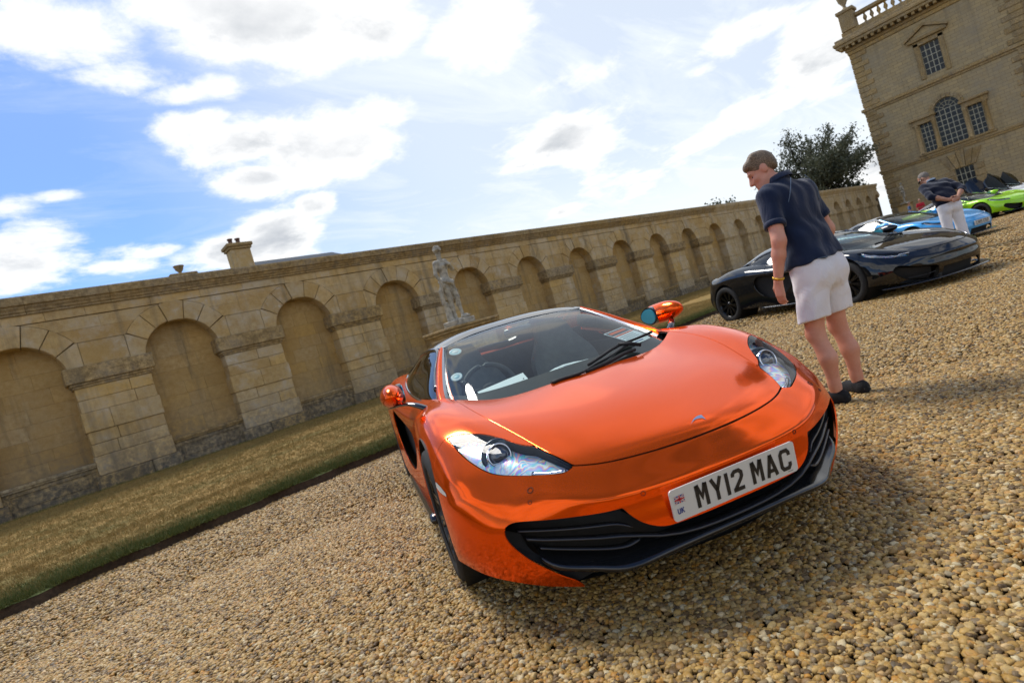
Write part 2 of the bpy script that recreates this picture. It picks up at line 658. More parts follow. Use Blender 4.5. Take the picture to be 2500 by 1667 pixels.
# ---------------------------------------------------------------- organic bodies from blended round cones
def surface_nets(Fv, org, h):
    s = Fv < 0
    nx, ny, nz = Fv.shape
    acc = np.zeros((nx - 1, ny - 1, nz - 1, 3))
    cnt = np.zeros((nx - 1, ny - 1, nz - 1))
    I = np.indices((nx - 1, ny - 1, nz - 1)).transpose(1, 2, 3, 0).astype(float)
    corners = [(0, 0, 0), (1, 0, 0), (0, 1, 0), (1, 1, 0), (0, 0, 1), (1, 0, 1), (0, 1, 1), (1, 1, 1)]
    sl = lambda c: tuple(slice(c[i], Fv.shape[i] - 1 + c[i]) for i in range(3))
    for a in range(8):
        for b in range(a + 1, 8):
            ca, cb = np.array(corners[a]), np.array(corners[b])
            if np.abs(ca - cb).sum() != 1:
                continue
            fa, fb = Fv[sl(ca)], Fv[sl(cb)]
            m = (fa < 0) != (fb < 0)
            if not m.any():
                continue
            t = fa[m] / (fa[m] - fb[m])
            acc[m] += I[m] + ca + t[:, None] * (cb - ca)
            cnt[m] += 1
    act = cnt > 0
    idx = -np.ones(cnt.shape, int)
    idx[act] = np.arange(act.sum())
    V = acc[act] / cnt[act][:, None] * h + org
    Fq = []
    for ax in range(3):
        o1, o2 = (ax + 1) % 3, (ax + 2) % 3
        a = [slice(1, -1)] * 3
        b = [slice(1, -1)] * 3
        a[ax] = slice(0, -1)
        b[ax] = slice(1, None)
        sa, sb = s[tuple(a)], s[tuple(b)]
        ch = sa != sb
        p = np.argwhere(ch)
        if not len(p):
            continue
        base = p.copy()
        base[:, o1] += 1
        base[:, o2] += 1
        q = []
        for d1, d2 in ((-1, -1), (0, -1), (0, 0), (-1, 0)):
            c = base.copy()
            c[:, o1] += d1
            c[:, o2] += d2
            q.append(idx[c[:, 0], c[:, 1], c[:, 2]])
        q = np.stack(q, 1)
        fl = sa[ch]
        q[~fl] = q[~fl][:, ::-1]
        Fq.append(q[(q >= 0).all(1)])
    return V, np.concatenate(Fq)


def sdf_mesh(prims, h, name, mat, parent=None, relax=2, noise=None):
    """prims: ('c', p0, p1, r0, r1, k) round cone; ('e', centre, radii, k[, R]) ellipsoid; ('-', ...) carve;
    optional dict flat on cones via 7th item (scale x,y) squashing about the axis"""
    lo = np.full(3, 1e9)
    hi = np.full(3, -1e9)
    for p in prims:
        if p[0] == 'c':
            r = max(p[3], p[4])
            for q in (p[1], p[2]):
                lo, hi = np.minimum(lo, np.array(q) - r), np.maximum(hi, np.array(q) + r)
        elif p[0] == 'e':
            r = max(p[2])
            lo, hi = np.minimum(lo, np.array(p[1]) - r), np.maximum(hi, np.array(p[1]) + r)
    lo -= 4 * h
    hi += 4 * h
    n = np.ceil((hi - lo) / h).astype(int) + 1
    Fv = np.full(tuple(n), 0.3)
    ax = [lo[i] + h * np.arange(n[i]) for i in range(3)]
    for p in prims:
        kind = p[0]
        if kind == 'p':               # keep only the side away from the normal
            q0, nn = np.array(p[1], float), np.array(p[2], float)
            pl_ = (ax[0][:, None, None] - q0[0]) * nn[0] + (ax[1][None, :, None] - q0[1]) * nn[1] + (ax[2][None, None, :] - q0[2]) * nn[2]
            Fv = np.maximum(Fv, pl_)
            continue
        if kind == 'c' or kind == '-c':
            p0, p1, r0, r1, k = np.array(p[1], float), np.array(p[2], float), p[3], p[4], p[5]
            blo, bhi = np.minimum(p0, p1) - max(r0, r1) - .07, np.maximum(p0, p1) + max(r0, r1) + .07
        else:
            c0, rad, k = np.array(p[1], float), np.array(p[2], float), p[3]
            blo, bhi = c0 - rad.max() - .07, c0 + rad.max() + .07
        i0 = np.clip(((blo - lo) / h).astype(int), 0, n)
        i1 = np.clip(((bhi - lo) / h).astype(int) + 2, 0, n)
        if (i1 <= i0).any():
            continue
        S = tuple(slice(i0[i], i1[i]) for i in range(3))
        X = np.stack(np.meshgrid(ax[0][S[0]], ax[1][S[1]], ax[2][S[2]], indexing='ij'), -1)
        if kind in ('c', '-c'):
            d = p1 - p0
            L2 = d @ d + 1e-12
            t = np.clip(((X - p0) @ d) / L2, 0, 1)
            dv = X - (p0 + t[..., None] * d)
            if len(p) > 6 and p[6] is not None:
                dv = dv / np.array(p[6])
            D = np.linalg.norm(dv, axis=-1) - (r0 + (r1 - r0) * t)
        else:
            q = X - c0
            if len(p) > 4 and p[4] is not None:
                q = q @ np.array(p[4])
            nn = np.linalg.norm(q / rad, axis=-1)
            n2 = np.linalg.norm(q / (rad * rad), axis=-1) + 1e-9
            D = nn * (nn - 1) / n2
        cur = Fv[S]
        if kind.startswith('-'):
            k = max(k, 1e-4)
            hh = np.clip(.5 - .5 * (cur + D) / k, 0, 1)
            Fv[S] = cur * (1 - hh) - D * hh + k * hh * (1 - hh)
        elif k <= 0:
            Fv[S] = np.minimum(cur, D)
        else:
            hh = np.clip(.5 + .5 * (cur - D) / k, 0, 1)
            Fv[S] = cur * (1 - hh) + D * hh - k * hh * (1 - hh)
    if noise is not None:
        noise(Fv, ax)
    V, F = surface_nets(Fv, lo, h)
    # light relaxation
    for _ in range(relax):
        sm = np.zeros_like(V)
        c = np.zeros(len(V))
        for a, b in ((0, 1), (1, 2), (2, 3), (3, 0)):
            np.add.at(sm, F[:, a], V[F[:, b]])
            np.add.at(sm, F[:, b], V[F[:, a]])
            np.add.at(c, F[:, a], 1)
            np.add.at(c, F[:, b], 1)
        V = V * .5 + .5 * sm / np.maximum(c, 1)[:, None]
    return link(name, mesh(name, V, F.tolist(), mat, True), parent)


def rotm(ax, ang):
    return np.array(Matrix.Rotation(ang, 3, ax))
# ---------------------------------------------------------------- ground
def edge_y(x):
    """line where the lawn meets the gravel"""
    return 6.30 + 0.045 * x + 0.05 * sin(x * 1.3) + 0.03 * sin(x * 3.1 + 1)


def gravel_bed_mat():
    m, t, b = principled('gravel_bed', (0.2, 0.14, 0.07), 0.9, 0, 0.2)
    co = t.node('ShaderNodeTexCoord').outputs['Object']
    v = t.node('ShaderNodeTexVoronoi')
    v.inputs['Scale'].default_value = 34.0
    t.link(co, v.inputs['Vector'])
    sc = t.node('ShaderNodeSeparateColor')
    t.link(v.outputs['Color'], sc.inputs[0])
    c = t.ramp(sc.outputs[0], PEBBLE_STOPS)
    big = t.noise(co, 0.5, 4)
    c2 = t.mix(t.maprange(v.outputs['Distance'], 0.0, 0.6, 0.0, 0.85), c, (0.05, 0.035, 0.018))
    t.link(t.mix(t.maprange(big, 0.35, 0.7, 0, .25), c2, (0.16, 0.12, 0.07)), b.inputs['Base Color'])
    bp = t.node('ShaderNodeBump')
    bp.inputs['Strength'].default_value = 0.9
    bp.inputs['Distance'].default_value = 0.012
    bp.invert = True
    t.link(v.outputs['Distance'], bp.inputs['Height'])
    t.link(bp.outputs[0], b.inputs['Normal'])
    return m


PEBBLE_STOPS = [(0.0, (0.065, 0.037, 0.013)), (0.1, (0.158, 0.092, 0.03)), (0.2, (0.409, 0.233, 0.052)), (0.36, (0.558, 0.343, 0.092)), (0.5, (0.307, 0.189, 0.063)), (0.62, (0.632, 0.431, 0.155)), (0.74, (0.177, 0.123, 0.063)), (0.84, (0.539, 0.246, 0.026)), (0.93, (0.725, 0.598, 0.34)), (1.0, (0.084, 0.062, 0.041))]
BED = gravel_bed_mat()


def pebble_mat():
    m, t, b = principled('river_pebble', (0.35, 0.25, 0.12), 0.55, 0, 0.35)
    oi = t.node('ShaderNodeObjectInfo')
    co = t.node('ShaderNodeTexCoord').outputs['Object']
    c = t.ramp(oi.outputs['Random'], PEBBLE_STOPS)
    n = t.noise(co, 1.6, 5, 0.65)
    t.link(t.mix(t.maprange(n, 0.35, 0.7, 0.0, 0.55), c, (0.16, 0.095, 0.035)), b.inputs['Base Color'])
    return m


PEB = pebble_mat()
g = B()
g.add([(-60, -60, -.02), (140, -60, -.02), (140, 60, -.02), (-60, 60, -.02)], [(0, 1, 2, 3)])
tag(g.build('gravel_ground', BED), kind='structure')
g = B()
g.add([(-900, -900, -.06), (900, -900, -.06), (900, 900, -.06), (-900, 900, -.06)], [(0, 1, 2, 3)])
FIELD = mottled('far_field', (0.07, 0.075, 0.03), (0.12, 0.10, 0.04), 0.05, 0.9)
tag(g.build('ground', FIELD), kind='structure')


def cells(r0, r1, size, arc=(-12, 98)):
    """square cells of the gravel in a ring sector in front of the camera"""
    b = B()
    n = int(r1 / size) + 2
    for i in range(-n, n):
        for j in range(-n, n):
            x, y = (i + .5) * size, (j + .5) * size
            r = math.hypot(x, y)
            a = math.degrees(math.atan2(x, y))
            if r0 <= r < r1 and arc[0] <= a <= arc[1] and y < edge_y(x) + .15:
                b.add([(i * size, j * size, 0), ((i + 1) * size, j * size, 0), ((i + 1) * size, (j + 1) * size, 0), (i * size, (j + 1) * size, 0)], [(0, 1, 2, 3)])
    return b


class GN:
    def __init__(self, name):
        self.t = bpy.data.node_groups.new(name, 'GeometryNodeTree')
        self.t.interface.new_socket('Geometry', in_out='INPUT', socket_type='NodeSocketGeometry')
        self.t.interface.new_socket('Geometry', in_out='OUTPUT', socket_type='NodeSocketGeometry')
        self.i = self.t.nodes.new('NodeGroupInput')
        self.o = self.t.nodes.new('NodeGroupOutput')

    def n(self, typ, **kw):
        nd = self.t.nodes.new(typ)
        for k, v in kw.items():
            setattr(nd, k, v)
        return nd

    def l(self, a, b):
        self.t.links.new(a, b)

    def rand(self, dt, lo, hi, seed):
        nd = self.n('FunctionNodeRandomValue', data_type=dt)
        a = {'FLOAT': (2, 3), 'FLOAT_VECTOR': (0, 1)}[dt]
        nd.inputs[a[0]].default_value = lo
        nd.inputs[a[1]].default_value = hi
        nd.inputs['Seed'].default_value = seed
        return nd.outputs[1 if dt == 'FLOAT' else 0]


def scatter_pebbles(base, name, density, size, seed, sub=2):
    t = GN(name)
    dist = t.n('GeometryNodeDistributePointsOnFaces', distribute_method='RANDOM')
    dist.inputs['Density'].default_value = density
    dist.inputs['Seed'].default_value = seed
    t.l(t.i.outputs[0], dist.inputs['Mesh'])
    join = t.n('GeometryNodeJoinGeometry')
    for k in range(6):
        ico = t.n('GeometryNodeMeshIcoSphere')
        ico.inputs['Radius'].default_value = 1.0
        ico.inputs['Subdivisions'].default_value = sub
        nz = t.n('ShaderNodeTexNoise', noise_dimensions='4D')
        nz.inputs['Scale'].default_value = 1.05
        nz.inputs['Detail'].default_value = 1.0
        nz.inputs['W'].default_value = k * 7.3 + seed
        sub_ = t.n('ShaderNodeVectorMath', operation='SUBTRACT')
        t.l(nz.outputs['Color'], sub_.inputs[0])
        sub_.inputs[1].default_value = (.5, .5, .5)
        scl = t.n('ShaderNodeVectorMath', operation='SCALE')
        t.l(sub_.outputs[0], scl.inputs[0])
        scl.inputs['Scale'].default_value = 1.75
        sp = t.n('GeometryNodeSetPosition')
        t.l(ico.outputs['Mesh'], sp.inputs['Geometry'])
        t.l(scl.outputs[0], sp.inputs['Offset'])
        tr = t.n('GeometryNodeTransform')
        t.l(sp.outputs[0], tr.inputs['Geometry'])
        tr.inputs['Scale'].default_value = [(1, .72, .52), (.9, .8, .6), (1.15, .62, .5), (.85, .8, .48), (1.05, .7, .42), (.8, .72, .66)][k]
        sm = t.n('GeometryNodeSetMaterial')
        sm.inputs['Material'].default_value = PEB
        t.l(tr.outputs[0], sm.inputs['Geometry'])
        ss = t.n('GeometryNodeSetShadeSmooth')
        t.l(sm.outputs[0], ss.inputs['Geometry'])
        gi = t.n('GeometryNodeGeometryToInstance')
        t.l(ss.outputs[0], gi.inputs[0])
        t.l(gi.outputs[0], join.inputs[0])
    iop = t.n('GeometryNodeInstanceOnPoints')
    iop.inputs['Pick Instance'].default_value = True
    t.l(dist.outputs['Points'], iop.inputs['Points'])
    t.l(join.outputs[0], iop.inputs['Instance'])
    ri = t.n('FunctionNodeRandomValue', data_type='INT')
    ri.inputs[4].default_value = 0
    ri.inputs[5].default_value = 5
    ri.inputs['Seed'].default_value = seed + 3
    t.l(ri.outputs[2], iop.inputs['Instance Index'])
    t.l(t.rand('FLOAT_VECTOR', (-.35, -.35, 0), (.35, .35, 6.28), seed + 1), iop.inputs['Rotation'])
    t.l(t.rand('FLOAT', size[0], size[1], seed + 2), iop.inputs['Scale'])
    tr2 = t.n('GeometryNodeTranslateInstances')
    t.l(iop.outputs[0], tr2.inputs['Instances'])
    t.l(t.rand('FLOAT_VECTOR', (0, 0, -.011), (0, 0, .004), seed + 5), tr2.inputs['Translation'])
    t.l(tr2.outputs[0], t.o.inputs[0])
    md = base.modifiers.new('pebbles', 'NODES')
    md.node_group = t.t


for nm, r0, r1, sz, den, size, sub in (('gravel', .45, 4.6, .2, 9000, (.0042, .0175), 2), ('gravel', 4.25, 10.0, .4, 3200, (.008, .022), 1), ('gravel', 9.0, 34.0, 1.0, 420, (.018, .032), 1)):
    o = cells(r0, r1, sz).build(nm, PEB)
    tag(o, 'loose golden brown pebbles covering the forecourt', 'gravel', kind='stuff')
    scatter_pebbles(o, 'pebble_scatter', den, size, int(r1 * 10), sub)

# ---- lawn verge
def lawn_mat():
    m, t, b = principled('dry_lawn', (0.2, 0.14, 0.05), 0.9, 0, 0.2)
    co = t.node('ShaderNodeTexCoord').outputs['Object']
    sp = t.node('ShaderNodeSeparateXYZ')
    t.link(co, sp.inputs[0])
    n1, n2 = t.noise(co, 0.9, 6, 0.65), t.noise(co, 7.0, 5, 0.7)
    dry = t.mix(t.maprange(n2, 0.35, 0.7), (0.24, 0.145, 0.038), (0.38, 0.245, 0.08))
    grn = t.mix(t.maprange(n2, 0.3, 0.7), (0.055, 0.075, 0.018), (0.10, 0.115, 0.028))
    ed = t.math('SUBTRACT', sp.outputs['Y'], t.math('ADD', 6.3, t.math('MULTIPLY', sp.outputs['X'], 0.045)))
    f = t.math('ADD', t.maprange(ed, 0.15, 1.1, 1.0, 0.0), t.maprange(n1, 0.46, 0.66, 0.0, 0.7), clamp=True)
    t.link(t.mix(f, dry, grn), b.inputs['Base Color'])
    return m, t, b, f


LAWN, lt, lb, lf = lawn_mat()
SOIL = mottled('cut_soil_edge', (0.035, 0.022, 0.012), (0.08, 0.05, 0.026), 30, 0.95, 0.8, 40)
b = B()
xs = np.r_[np.linspace(-14, 20, 171), np.linspace(20.6, 80, 60)]
rows = []
for x in xs:
    e0 = edge_y(x)
    jit = .035 * sin(x * 7.7) + .03 * sin(x * 17.0 + 2) + .04 * sin(x * 2.3) + random.uniform(-.035, .035)
    rows.append([(x, e0 + jit, .085 + random.uniform(-.01, .012)), (x, e0 + .12, .098), (x, e0 + 1.0, .10), (x, 12, .10), (x, 19.5, .10)])
b.grid(np.array(rows).transpose(1, 0, 2)[:, ::-1])
LAWN_OBJ = tag(b.build('lawn', LAWN, smooth=True), kind='structure')
eb = B()
er = np.array([[(r[0][0], r[0][1] - .045 + random.uniform(-.02, .02), -.03), (r[0][0], r[0][1] - .02, .03), (r[0][0], r[0][1] + .004, r[0][2] - .003)] for r in rows])
eb.grid(er.transpose(1, 0, 2)[::-1])
eb.build('soil_edge', SOIL, LAWN_OBJ, True)


def blade_mat(name, a, c):
    m, t, bb = principled(name, a, 0.75, 0, 0.25)
    oi = t.node('ShaderNodeObjectInfo')
    t.link(t.mix(oi.outputs['Random'], a, c), bb.inputs['Base Color'])
    return m


DRYB = blade_mat('dry_grass_blade', (0.40, 0.28, 0.095), (0.20, 0.14, 0.04))
GRNB = blade_mat('green_grass_blade', (0.055, 0.085, 0.016), (0.15, 0.15, 0.04))


def scatter_grass(base, density, hgt, mat, seed):
    t = GN('grass_scatter')
    dist = t.n('GeometryNodeDistributePointsOnFaces')
    dist.inputs['Density'].default_value = density
    dist.inputs['Seed'].default_value = seed
    t.l(t.i.outputs[0], dist.inputs['Mesh'])
    join = t.n('GeometryNodeJoinGeometry')
    for k in range(4):
        rr = random.Random(k + seed)
        tu = t.n('GeometryNodeMeshCone')
        tu.inputs['Vertices'].default_value = 3
        tu.inputs['Radius Top'].default_value = 0.0
        tu.inputs['Radius Bottom'].default_value = 0.07
        tu.inputs['Depth'].default_value = 1.0
        j2 = t.n('GeometryNodeJoinGeometry')
        for q in range(5):
            tr = t.n('GeometryNodeTransform')
            t.l(tu.outputs[0], tr.inputs['Geometry'])
            tr.inputs['Translation'].default_value = (rr.uniform(-.5, .5), rr.uniform(-.5, .5), 0)
            tr.inputs['Rotation'].default_value = (rr.uniform(-.8, .8), rr.uniform(-.8, .8), rr.uniform(0, 6))
            tr.inputs['Scale'].default_value = (1, .35, rr.uniform(.7, 1.4))
            t.l(tr.outputs[0], j2.inputs[0])
        sm = t.n('GeometryNodeSetMaterial')
        sm.inputs['Material'].default_value = mat
        t.l(j2.outputs[0], sm.inputs['Geometry'])
        gi = t.n('GeometryNodeGeometryToInstance')
        t.l(sm.outputs[0], gi.inputs[0])
        t.l(gi.outputs[0], join.inputs[0])
    iop = t.n('GeometryNodeInstanceOnPoints')
    iop.inputs['Pick Instance'].default_value = True
    t.l(dist.outputs['Points'], iop.inputs['Points'])
    t.l(join.outputs[0], iop.inputs['Instance'])
    ri = t.n('FunctionNodeRandomValue', data_type='INT')
    ri.inputs[4].default_value = 0
    ri.inputs[5].default_value = 3
    t.l(ri.outputs[2], iop.inputs['Instance Index'])
    t.l(t.rand('FLOAT_VECTOR', (-.3, -.3, 0), (.3, .3, 6.28), seed + 1), iop.inputs['Rotation'])
    t.l(t.rand('FLOAT', hgt * .6, hgt * 1.3, seed + 2), iop.inputs['Scale'])
    t.l(iop.outputs[0], t.o.inputs[0])
    md = base.modifiers.new('grass', 'NODES')
    md.node_group = t.t


def strip(y0, y1, x0, x1, z=.088):
    b_ = B()
    xx = np.linspace(x0, x1, max(2, int((x1 - x0) / .4)))
    R_ = np.array([[(x, edge_y(x) + y0, z) for x in xx], [(x, edge_y(x) + y1, z) for x in xx]])
    return b_.grid(R_[:, ::-1])


for y0, y1, x0, x1, den, hh, mt, sd in ((-.05, .28, -4, 16, 2600, .05, GRNB, 1), (.2, .75, -4, 16, 900, .045, GRNB, 2), (.1, 1.9, -5, 16, 900, .045, DRYB, 3), (1.5, 5.0, -8, 18, 620, .045, DRYB, 4),
                                         (4.5, 10.6, -14, 30, 260, .055, DRYB, 5), (.7, 6.0, -8, 16, 110, .040, GRNB, 6), (10.3, 10.75, -12, 30, 250, .06, GRNB, 7)):
    o = strip(y0, y1, x0, x1).build('lawn_grass', mt)
    tag(o, 'dry brown lawn grass with a green edge beside the gravel', 'grass', kind='stuff')
    scatter_grass(o, den, hh, mt, sd)
# ---------------------------------------------------------------- stone
def stone_mat(name, tint=1.0, lichen=0.5, dirt_z=None, seed=0.0, dark_top=0.0, warm=0.0):
    m, t, b = principled(name, (0.36, 0.27, 0.14), 0.88, 0, 0.2)
    oi = t.node('ShaderNodeObjectInfo')
    geo = t.node('ShaderNodeNewGeometry')
    pos = t.vmath('ADD', geo.outputs['Position'], (seed, seed * 2, 0))
    k = tint
    base = t.ramp(oi.outputs['Random'], [(0.0, (.38 * k, .265 * k, .115 * k)), (.22, (.50 * k, .36 * k, .165 * k)), (.42, (.44 * k, .345 * k, .20 * k)), (.58, (.55 * k, .365 * k, .125 * k)),
                                         (.74, (.47 * k, .39 * k, .25 * k)), (.88, (.58 * k, .42 * k, .20 * k)), (1.0, (.34 * k, .225 * k, .09 * k))])
    n1 = t.noise(pos, 1.7, 7, 0.65)
    n2 = t.noise(pos, 9.0, 7, 0.7)
    n3 = t.noise(pos, 55.0, 4, 0.65)
    c = t.mix(t.maprange(n2, 0.32, 0.66, 0.0, 0.75), base, (.32 * k, .20 * k, .07 * k))
    c = t.mix(t.maprange(n3, 0.42, 0.70, 0.0, 0.28), c, (.16 * k, .12 * k, .07 * k))
    lm = t.math('MULTIPLY', t.maprange(n1, 0.46, 0.66, 0.0, 1.0), t.maprange(n2, 0.40, 0.62, 0.2, 1.0))
    c = t.mix(t.math('MULTIPLY', lm, lichen), c, (.47 * k, .43 * k, .35 * k))
    sp = t.node('ShaderNodeSeparateXYZ')
    t.link(geo.outputs['Position'], sp.inputs[0])
    if dirt_z:
        f = t.math('MULTIPLY', t.maprange(t.math('ADD', sp.outputs['Z'], t.math('MULTIPLY', n1, 0.5)), dirt_z[0], dirt_z[1], 1.0, 0.0), t.maprange(n2, 0.36, 0.58, 0.15, 1.0))
        c = t.mix(t.math('MULTIPLY', f, 0.75), c, (.19, .18, .155))
    if dark_top:
        f2 = t.maprange(t.math('ADD', n2, t.math('MULTIPLY', n3, .35)), 0.56, 0.78, 0.0, dark_top)
        c = t.mix(f2, c, (.05, .048, .042))
    if warm:
        c = t.mix(t.maprange(t.noise(pos, .9, 5, .6), .35, .65, warm * .4, warm * 1.6), c, (.46 * k, .27 * k, .07 * k))
    stv = t.noise(t.vmath('MULTIPLY', geo.outputs['Position'], (2.4, 2.4, .22)), 1.0, 6, .65)
    c = t.mix(t.maprange(stv, .52, .70, 0, .72), c, (.15 * k, .125 * k, .085 * k))
    big_ = t.noise(pos, .28, 3, .5)
    c = t.mix(t.maprange(big_, .50, .70, 0, .28), c, (.50 * k, .33 * k, .11 * k))
    t.link(c, b.inputs['Base Color'])
    bp = t.node('ShaderNodeBump')
    bp.inputs['Strength'].default_value = 0.55
    bp.inputs['Distance'].default_value = 0.02
    t.link(t.math('ADD', n2, t.math('MULTIPLY', n3, 0.5)), bp.inputs['Height'])
    t.link(bp.outputs[0], b.inputs['Normal'])
    return m


ST = stone_mat('wall_limestone', 1.24, 0.85, (0.5, 1.7))
ST_NICHE = stone_mat('niche_limestone', 1.08, 0.15, (0.9, 2.1), 5.0, warm=0.28)
ST_TOP = stone_mat('lichened_limestone', 1.05, 0.6, None, 9.0, 0.5)
ST_BASE = stone_mat('weathered_plinth_stone', 0.95, 0.7, (0.3, 1.2), 13.0, 0.7)
MORTAR = mottled('dark_joint', (0.05, 0.038, 0.022), (0.09, 0.07, 0.04), 20, 0.95)

WALL = tag(empty('garden_wall', (0, 17.28, 0)), 'long golden limestone garden wall of blind arches and piers along the lawn', 'wall')
S0, PITCHB, DY = .996, 3.484, 17.28
K0, KN, KFAR = -1, 20, 10
rw = random.Random(11)
far = B()


def stone(name, bb, mat, k):
    """one wall stone; far bays go into one joined part"""
    if k >= KFAR:
        far.add(bb.V, bb.F)
        return None
    V = [(x, y - DY, z) for x, y, z in bb.V]
    return link(name, mesh(name, V, bb.F, mat, False), WALL)


def sbox(name, x0, x1, y0, y1, z0, z1, mat, k, bev=.012, gap=.004):
    d = rw.uniform(-.004, .004)
    stone(name, B().box((x0 + gap, y0 + d, z0 + gap), (x1 - gap, y1, z1 - gap), bev), mat, k)


def vous(xc, zc, r0, r1, a0, a1, y0, y1, name, mat, k, flat_top=None):
    n = 5
    inn = [(xc + r0 * cos(a), zc + r0 * sin(a)) for a in np.linspace(a0 + .008, a1 - .008, n)]
    outp = [(xc + r1 * cos(a), zc + r1 * sin(a)) for a in np.linspace(a1 - .005, a0 + .005, n)]
    if flat_top is not None:
        outp = [(x, min(z, flat_top) if len(outp) else z) for x, z in outp]
    poly = inn + outp
    ch = .02
    cx = sum(p[0] for p in poly) / len(poly)
    cz = sum(p[1] for p in poly) / len(poly)
    sh = [(cx + (x - cx) * (1 - ch / max(.2, math.hypot(x - cx, z - cz))), cz + (z - cz) * (1 - ch / max(.2, math.hypot(x - cx, z - cz)))) for x, z in poly]
    m = len(poly)
    V = [(x, y0, z) for x, z in sh] + [(x, y0 + .014, z) for x, z in poly] + [(x, y1, z) for x, z in poly]
    F = [tuple(range(m))]
    for q in (0, 1):
        F += [(q * m + i, q * m + m + i, q * m + m + (i + 1) % m, q * m + (i + 1) % m) for i in range(m)]
    stone(name, B().add(V, F), mat, k)


YB = 17.78
for k in range(K0, KN + 1):
    a = S0 + k * PITCHB
    x0, x1 = a + .13, a + 1.78
    xc, zc, r0, r1 = a + 2.697, 3.01, .917, 1.42
    rs = lambda lo, hi: rw.uniform(lo, hi)
    # pier
    c1 = rs(.35, .65)
    sp1 = x0 - .13 + 1.91 * c1
    sbox('plinth_stone', x0 - .115, sp1, 17.17, YB, -.1, .43, ST_BASE, k, .02)
    sbox('plinth_stone', sp1, x1 + .115, 17.17, YB, -.1, .43, ST_BASE, k, .02)
    sbox('pier_stone', x0 - .025, x1 + .025, 17.235, YB, .43, .91, ST_BASE if rw.random() < .4 else ST, k)
    for (z0, z1) in ((.91, 1.22), (1.22, 1.53), (2.02, 2.33), (2.33, 2.64)):
        c1 = x0 + 1.65 * rs(.25, .75)
        sbox('pier_stone', x0, c1, 17.28, YB, z0, z1, ST, k, .010, .0035)
        sbox('pier_stone', c1, x1, 17.28, YB, z0, z1, ST, k, .010, .0035)
    c1 = x0 + 1.65 * rs(.3, .7)
    sbox('band_stone', x0 - .03, c1, 17.245, YB, 1.53, 2.02, ST, k, .010, .002)
    sbox('band_stone', c1, x1 + .03, 17.245, YB, 1.53, 2.02, ST, k, .010, .002)
    # impost
    b = B().box((x0 - .03, 17.25, 2.64), (x1 + .03, YB, 2.70), .008).box((x0 - .07, 17.21, 2.695), (x1 + .07, YB, 2.77), .02).box((x0 - .13, 17.16, 2.765), (x1 + .13, YB, 3.16), .02)
    stone('impost', b, ST_TOP, k)
    # springers and spandrel stones up to 3.76
    j33 = radians(33)
    for s in (-1, 1):
        xa = xc if s < 0 else xc - PITCHB
        arc = [(xa + s * r0 * cos(t_), zc + r0 * sin(t_)) for t_ in np.linspace(math.asin(.16 / r0), j33 - .006, 6)]
        poly = arc + [(xa + s * 1.186, 3.758), (xa + s * 1.24, 3.758), (xa + s * 1.24, 3.165)]
        if s < 0:
            poly = poly[::-1]
        b = B().prism(poly[::-1], 17.283 + rs(-.004, .004), YB, 'y')
        stone('springer', b, ST, k)
    sbox('spandrel_stone', xc - PITCHB + 1.245, xc - 1.245, 17.28, YB, 3.165, 3.76, ST, k)
    # arch ring
    for a0, a1, nm in ((33, 56, 'voussoir'), (56, 77.5, 'voussoir'), (77.5, 102.5, 'keystone'), (102.5, 124, 'voussoir'), (124, 147, 'voussoir')):
        pr = .022 if nm == 'keystone' else rs(-.003, .003)
        vous(xc, zc, r0 - (.02 if nm == 'keystone' else 0), r1, radians(a0), radians(a1), 17.272 - pr, YB, nm, ST, k)
    # spandrel above 3.76, between the arch rings
    L, R_ = xc - PITCHB, xc
    al = np.linspace(radians(32), radians(78), 9)
    poly = [(L + 1.428 * cos(t_), zc + 1.428 * sin(t_)) for t_ in al] + [(R_ - 1.428 * cos(t_), zc + 1.428 * sin(t_)) for t_ in al[::-1]]
    mid = (L + R_) / 2 + rs(-.2, .2)
    zz = 4.10
    up = [p for p in poly if p[1] >= zz]
    ll = [p for p in poly if p[1] < zz]
    il = max((p for p in poly[:9] if p[1] < zz), key=lambda p: p[1])
    ir = max((p for p in poly[9:] if p[1] < zz), key=lambda p: p[1])
    lowp = [p for p in poly[:9] if p[1] < zz] + [(il[0] - .03, zz - .004), (ir[0] + .03, zz - .004)] + [p for p in poly[9:] if p[1] < zz]
    stone('spandrel_stone', B().prism(lowp[::-1], 17.284, YB, 'y'), ST, k)
    lpts = [p for p in poly[:9] if p[1] >= zz]
    rpts = [p for p in poly[9:] if p[1] >= zz]
    p1 = [(il[0] - .03, zz)] + lpts + [(mid - .002, zc + 1.39), (mid - .002, zz)]
    p2 = [(mid + .002, zz), (mid + .002, zc + 1.39)] + rpts + [(ir[0] + .03, zz)]
    stone('spandrel_stone', B().prism(p1[::-1], 17.282, YB, 'y'), ST, k)
    stone('spandrel_stone', B().prism(p2[::-1], 17.286, YB, 'y'), ST, k)
    # frieze, cornice
    f1 = a + PITCHB * rs(.22, .4)
    f2 = a + PITCHB * rs(.6, .8)
    for u0, u1 in ((a, f1), (f1, f2), (f2, a + PITCHB)):
        sbox('frieze_stone', u0, u1, 17.29, YB, 4.425, 4.65, ST, k, .006, .002)
    for u0, u1 in ((a - .3, a + 1.4), (a + 1.4, a + PITCHB - .3)):
        prof = [(17.78, 4.65), (17.24, 4.65), (17.24, 4.70), (17.21, 4.715), (17.195, 4.76), (17.16, 4.80), (17.15, 4.85), (17.10, 4.865), (17.09, 5.03), (17.12, 5.075), (17.78, 5.11)]
        b = B().prism([(p[0] + rs(-.002, .002), p[1]) for p in prof], u0 + .003, u1 - .003, 'x')
        stone('cornice_stone', b, ST_TOP, k)
    # niche: sill, panelled apron, ashlar back
    n0, n1 = x1 + .0, a + PITCHB + .13
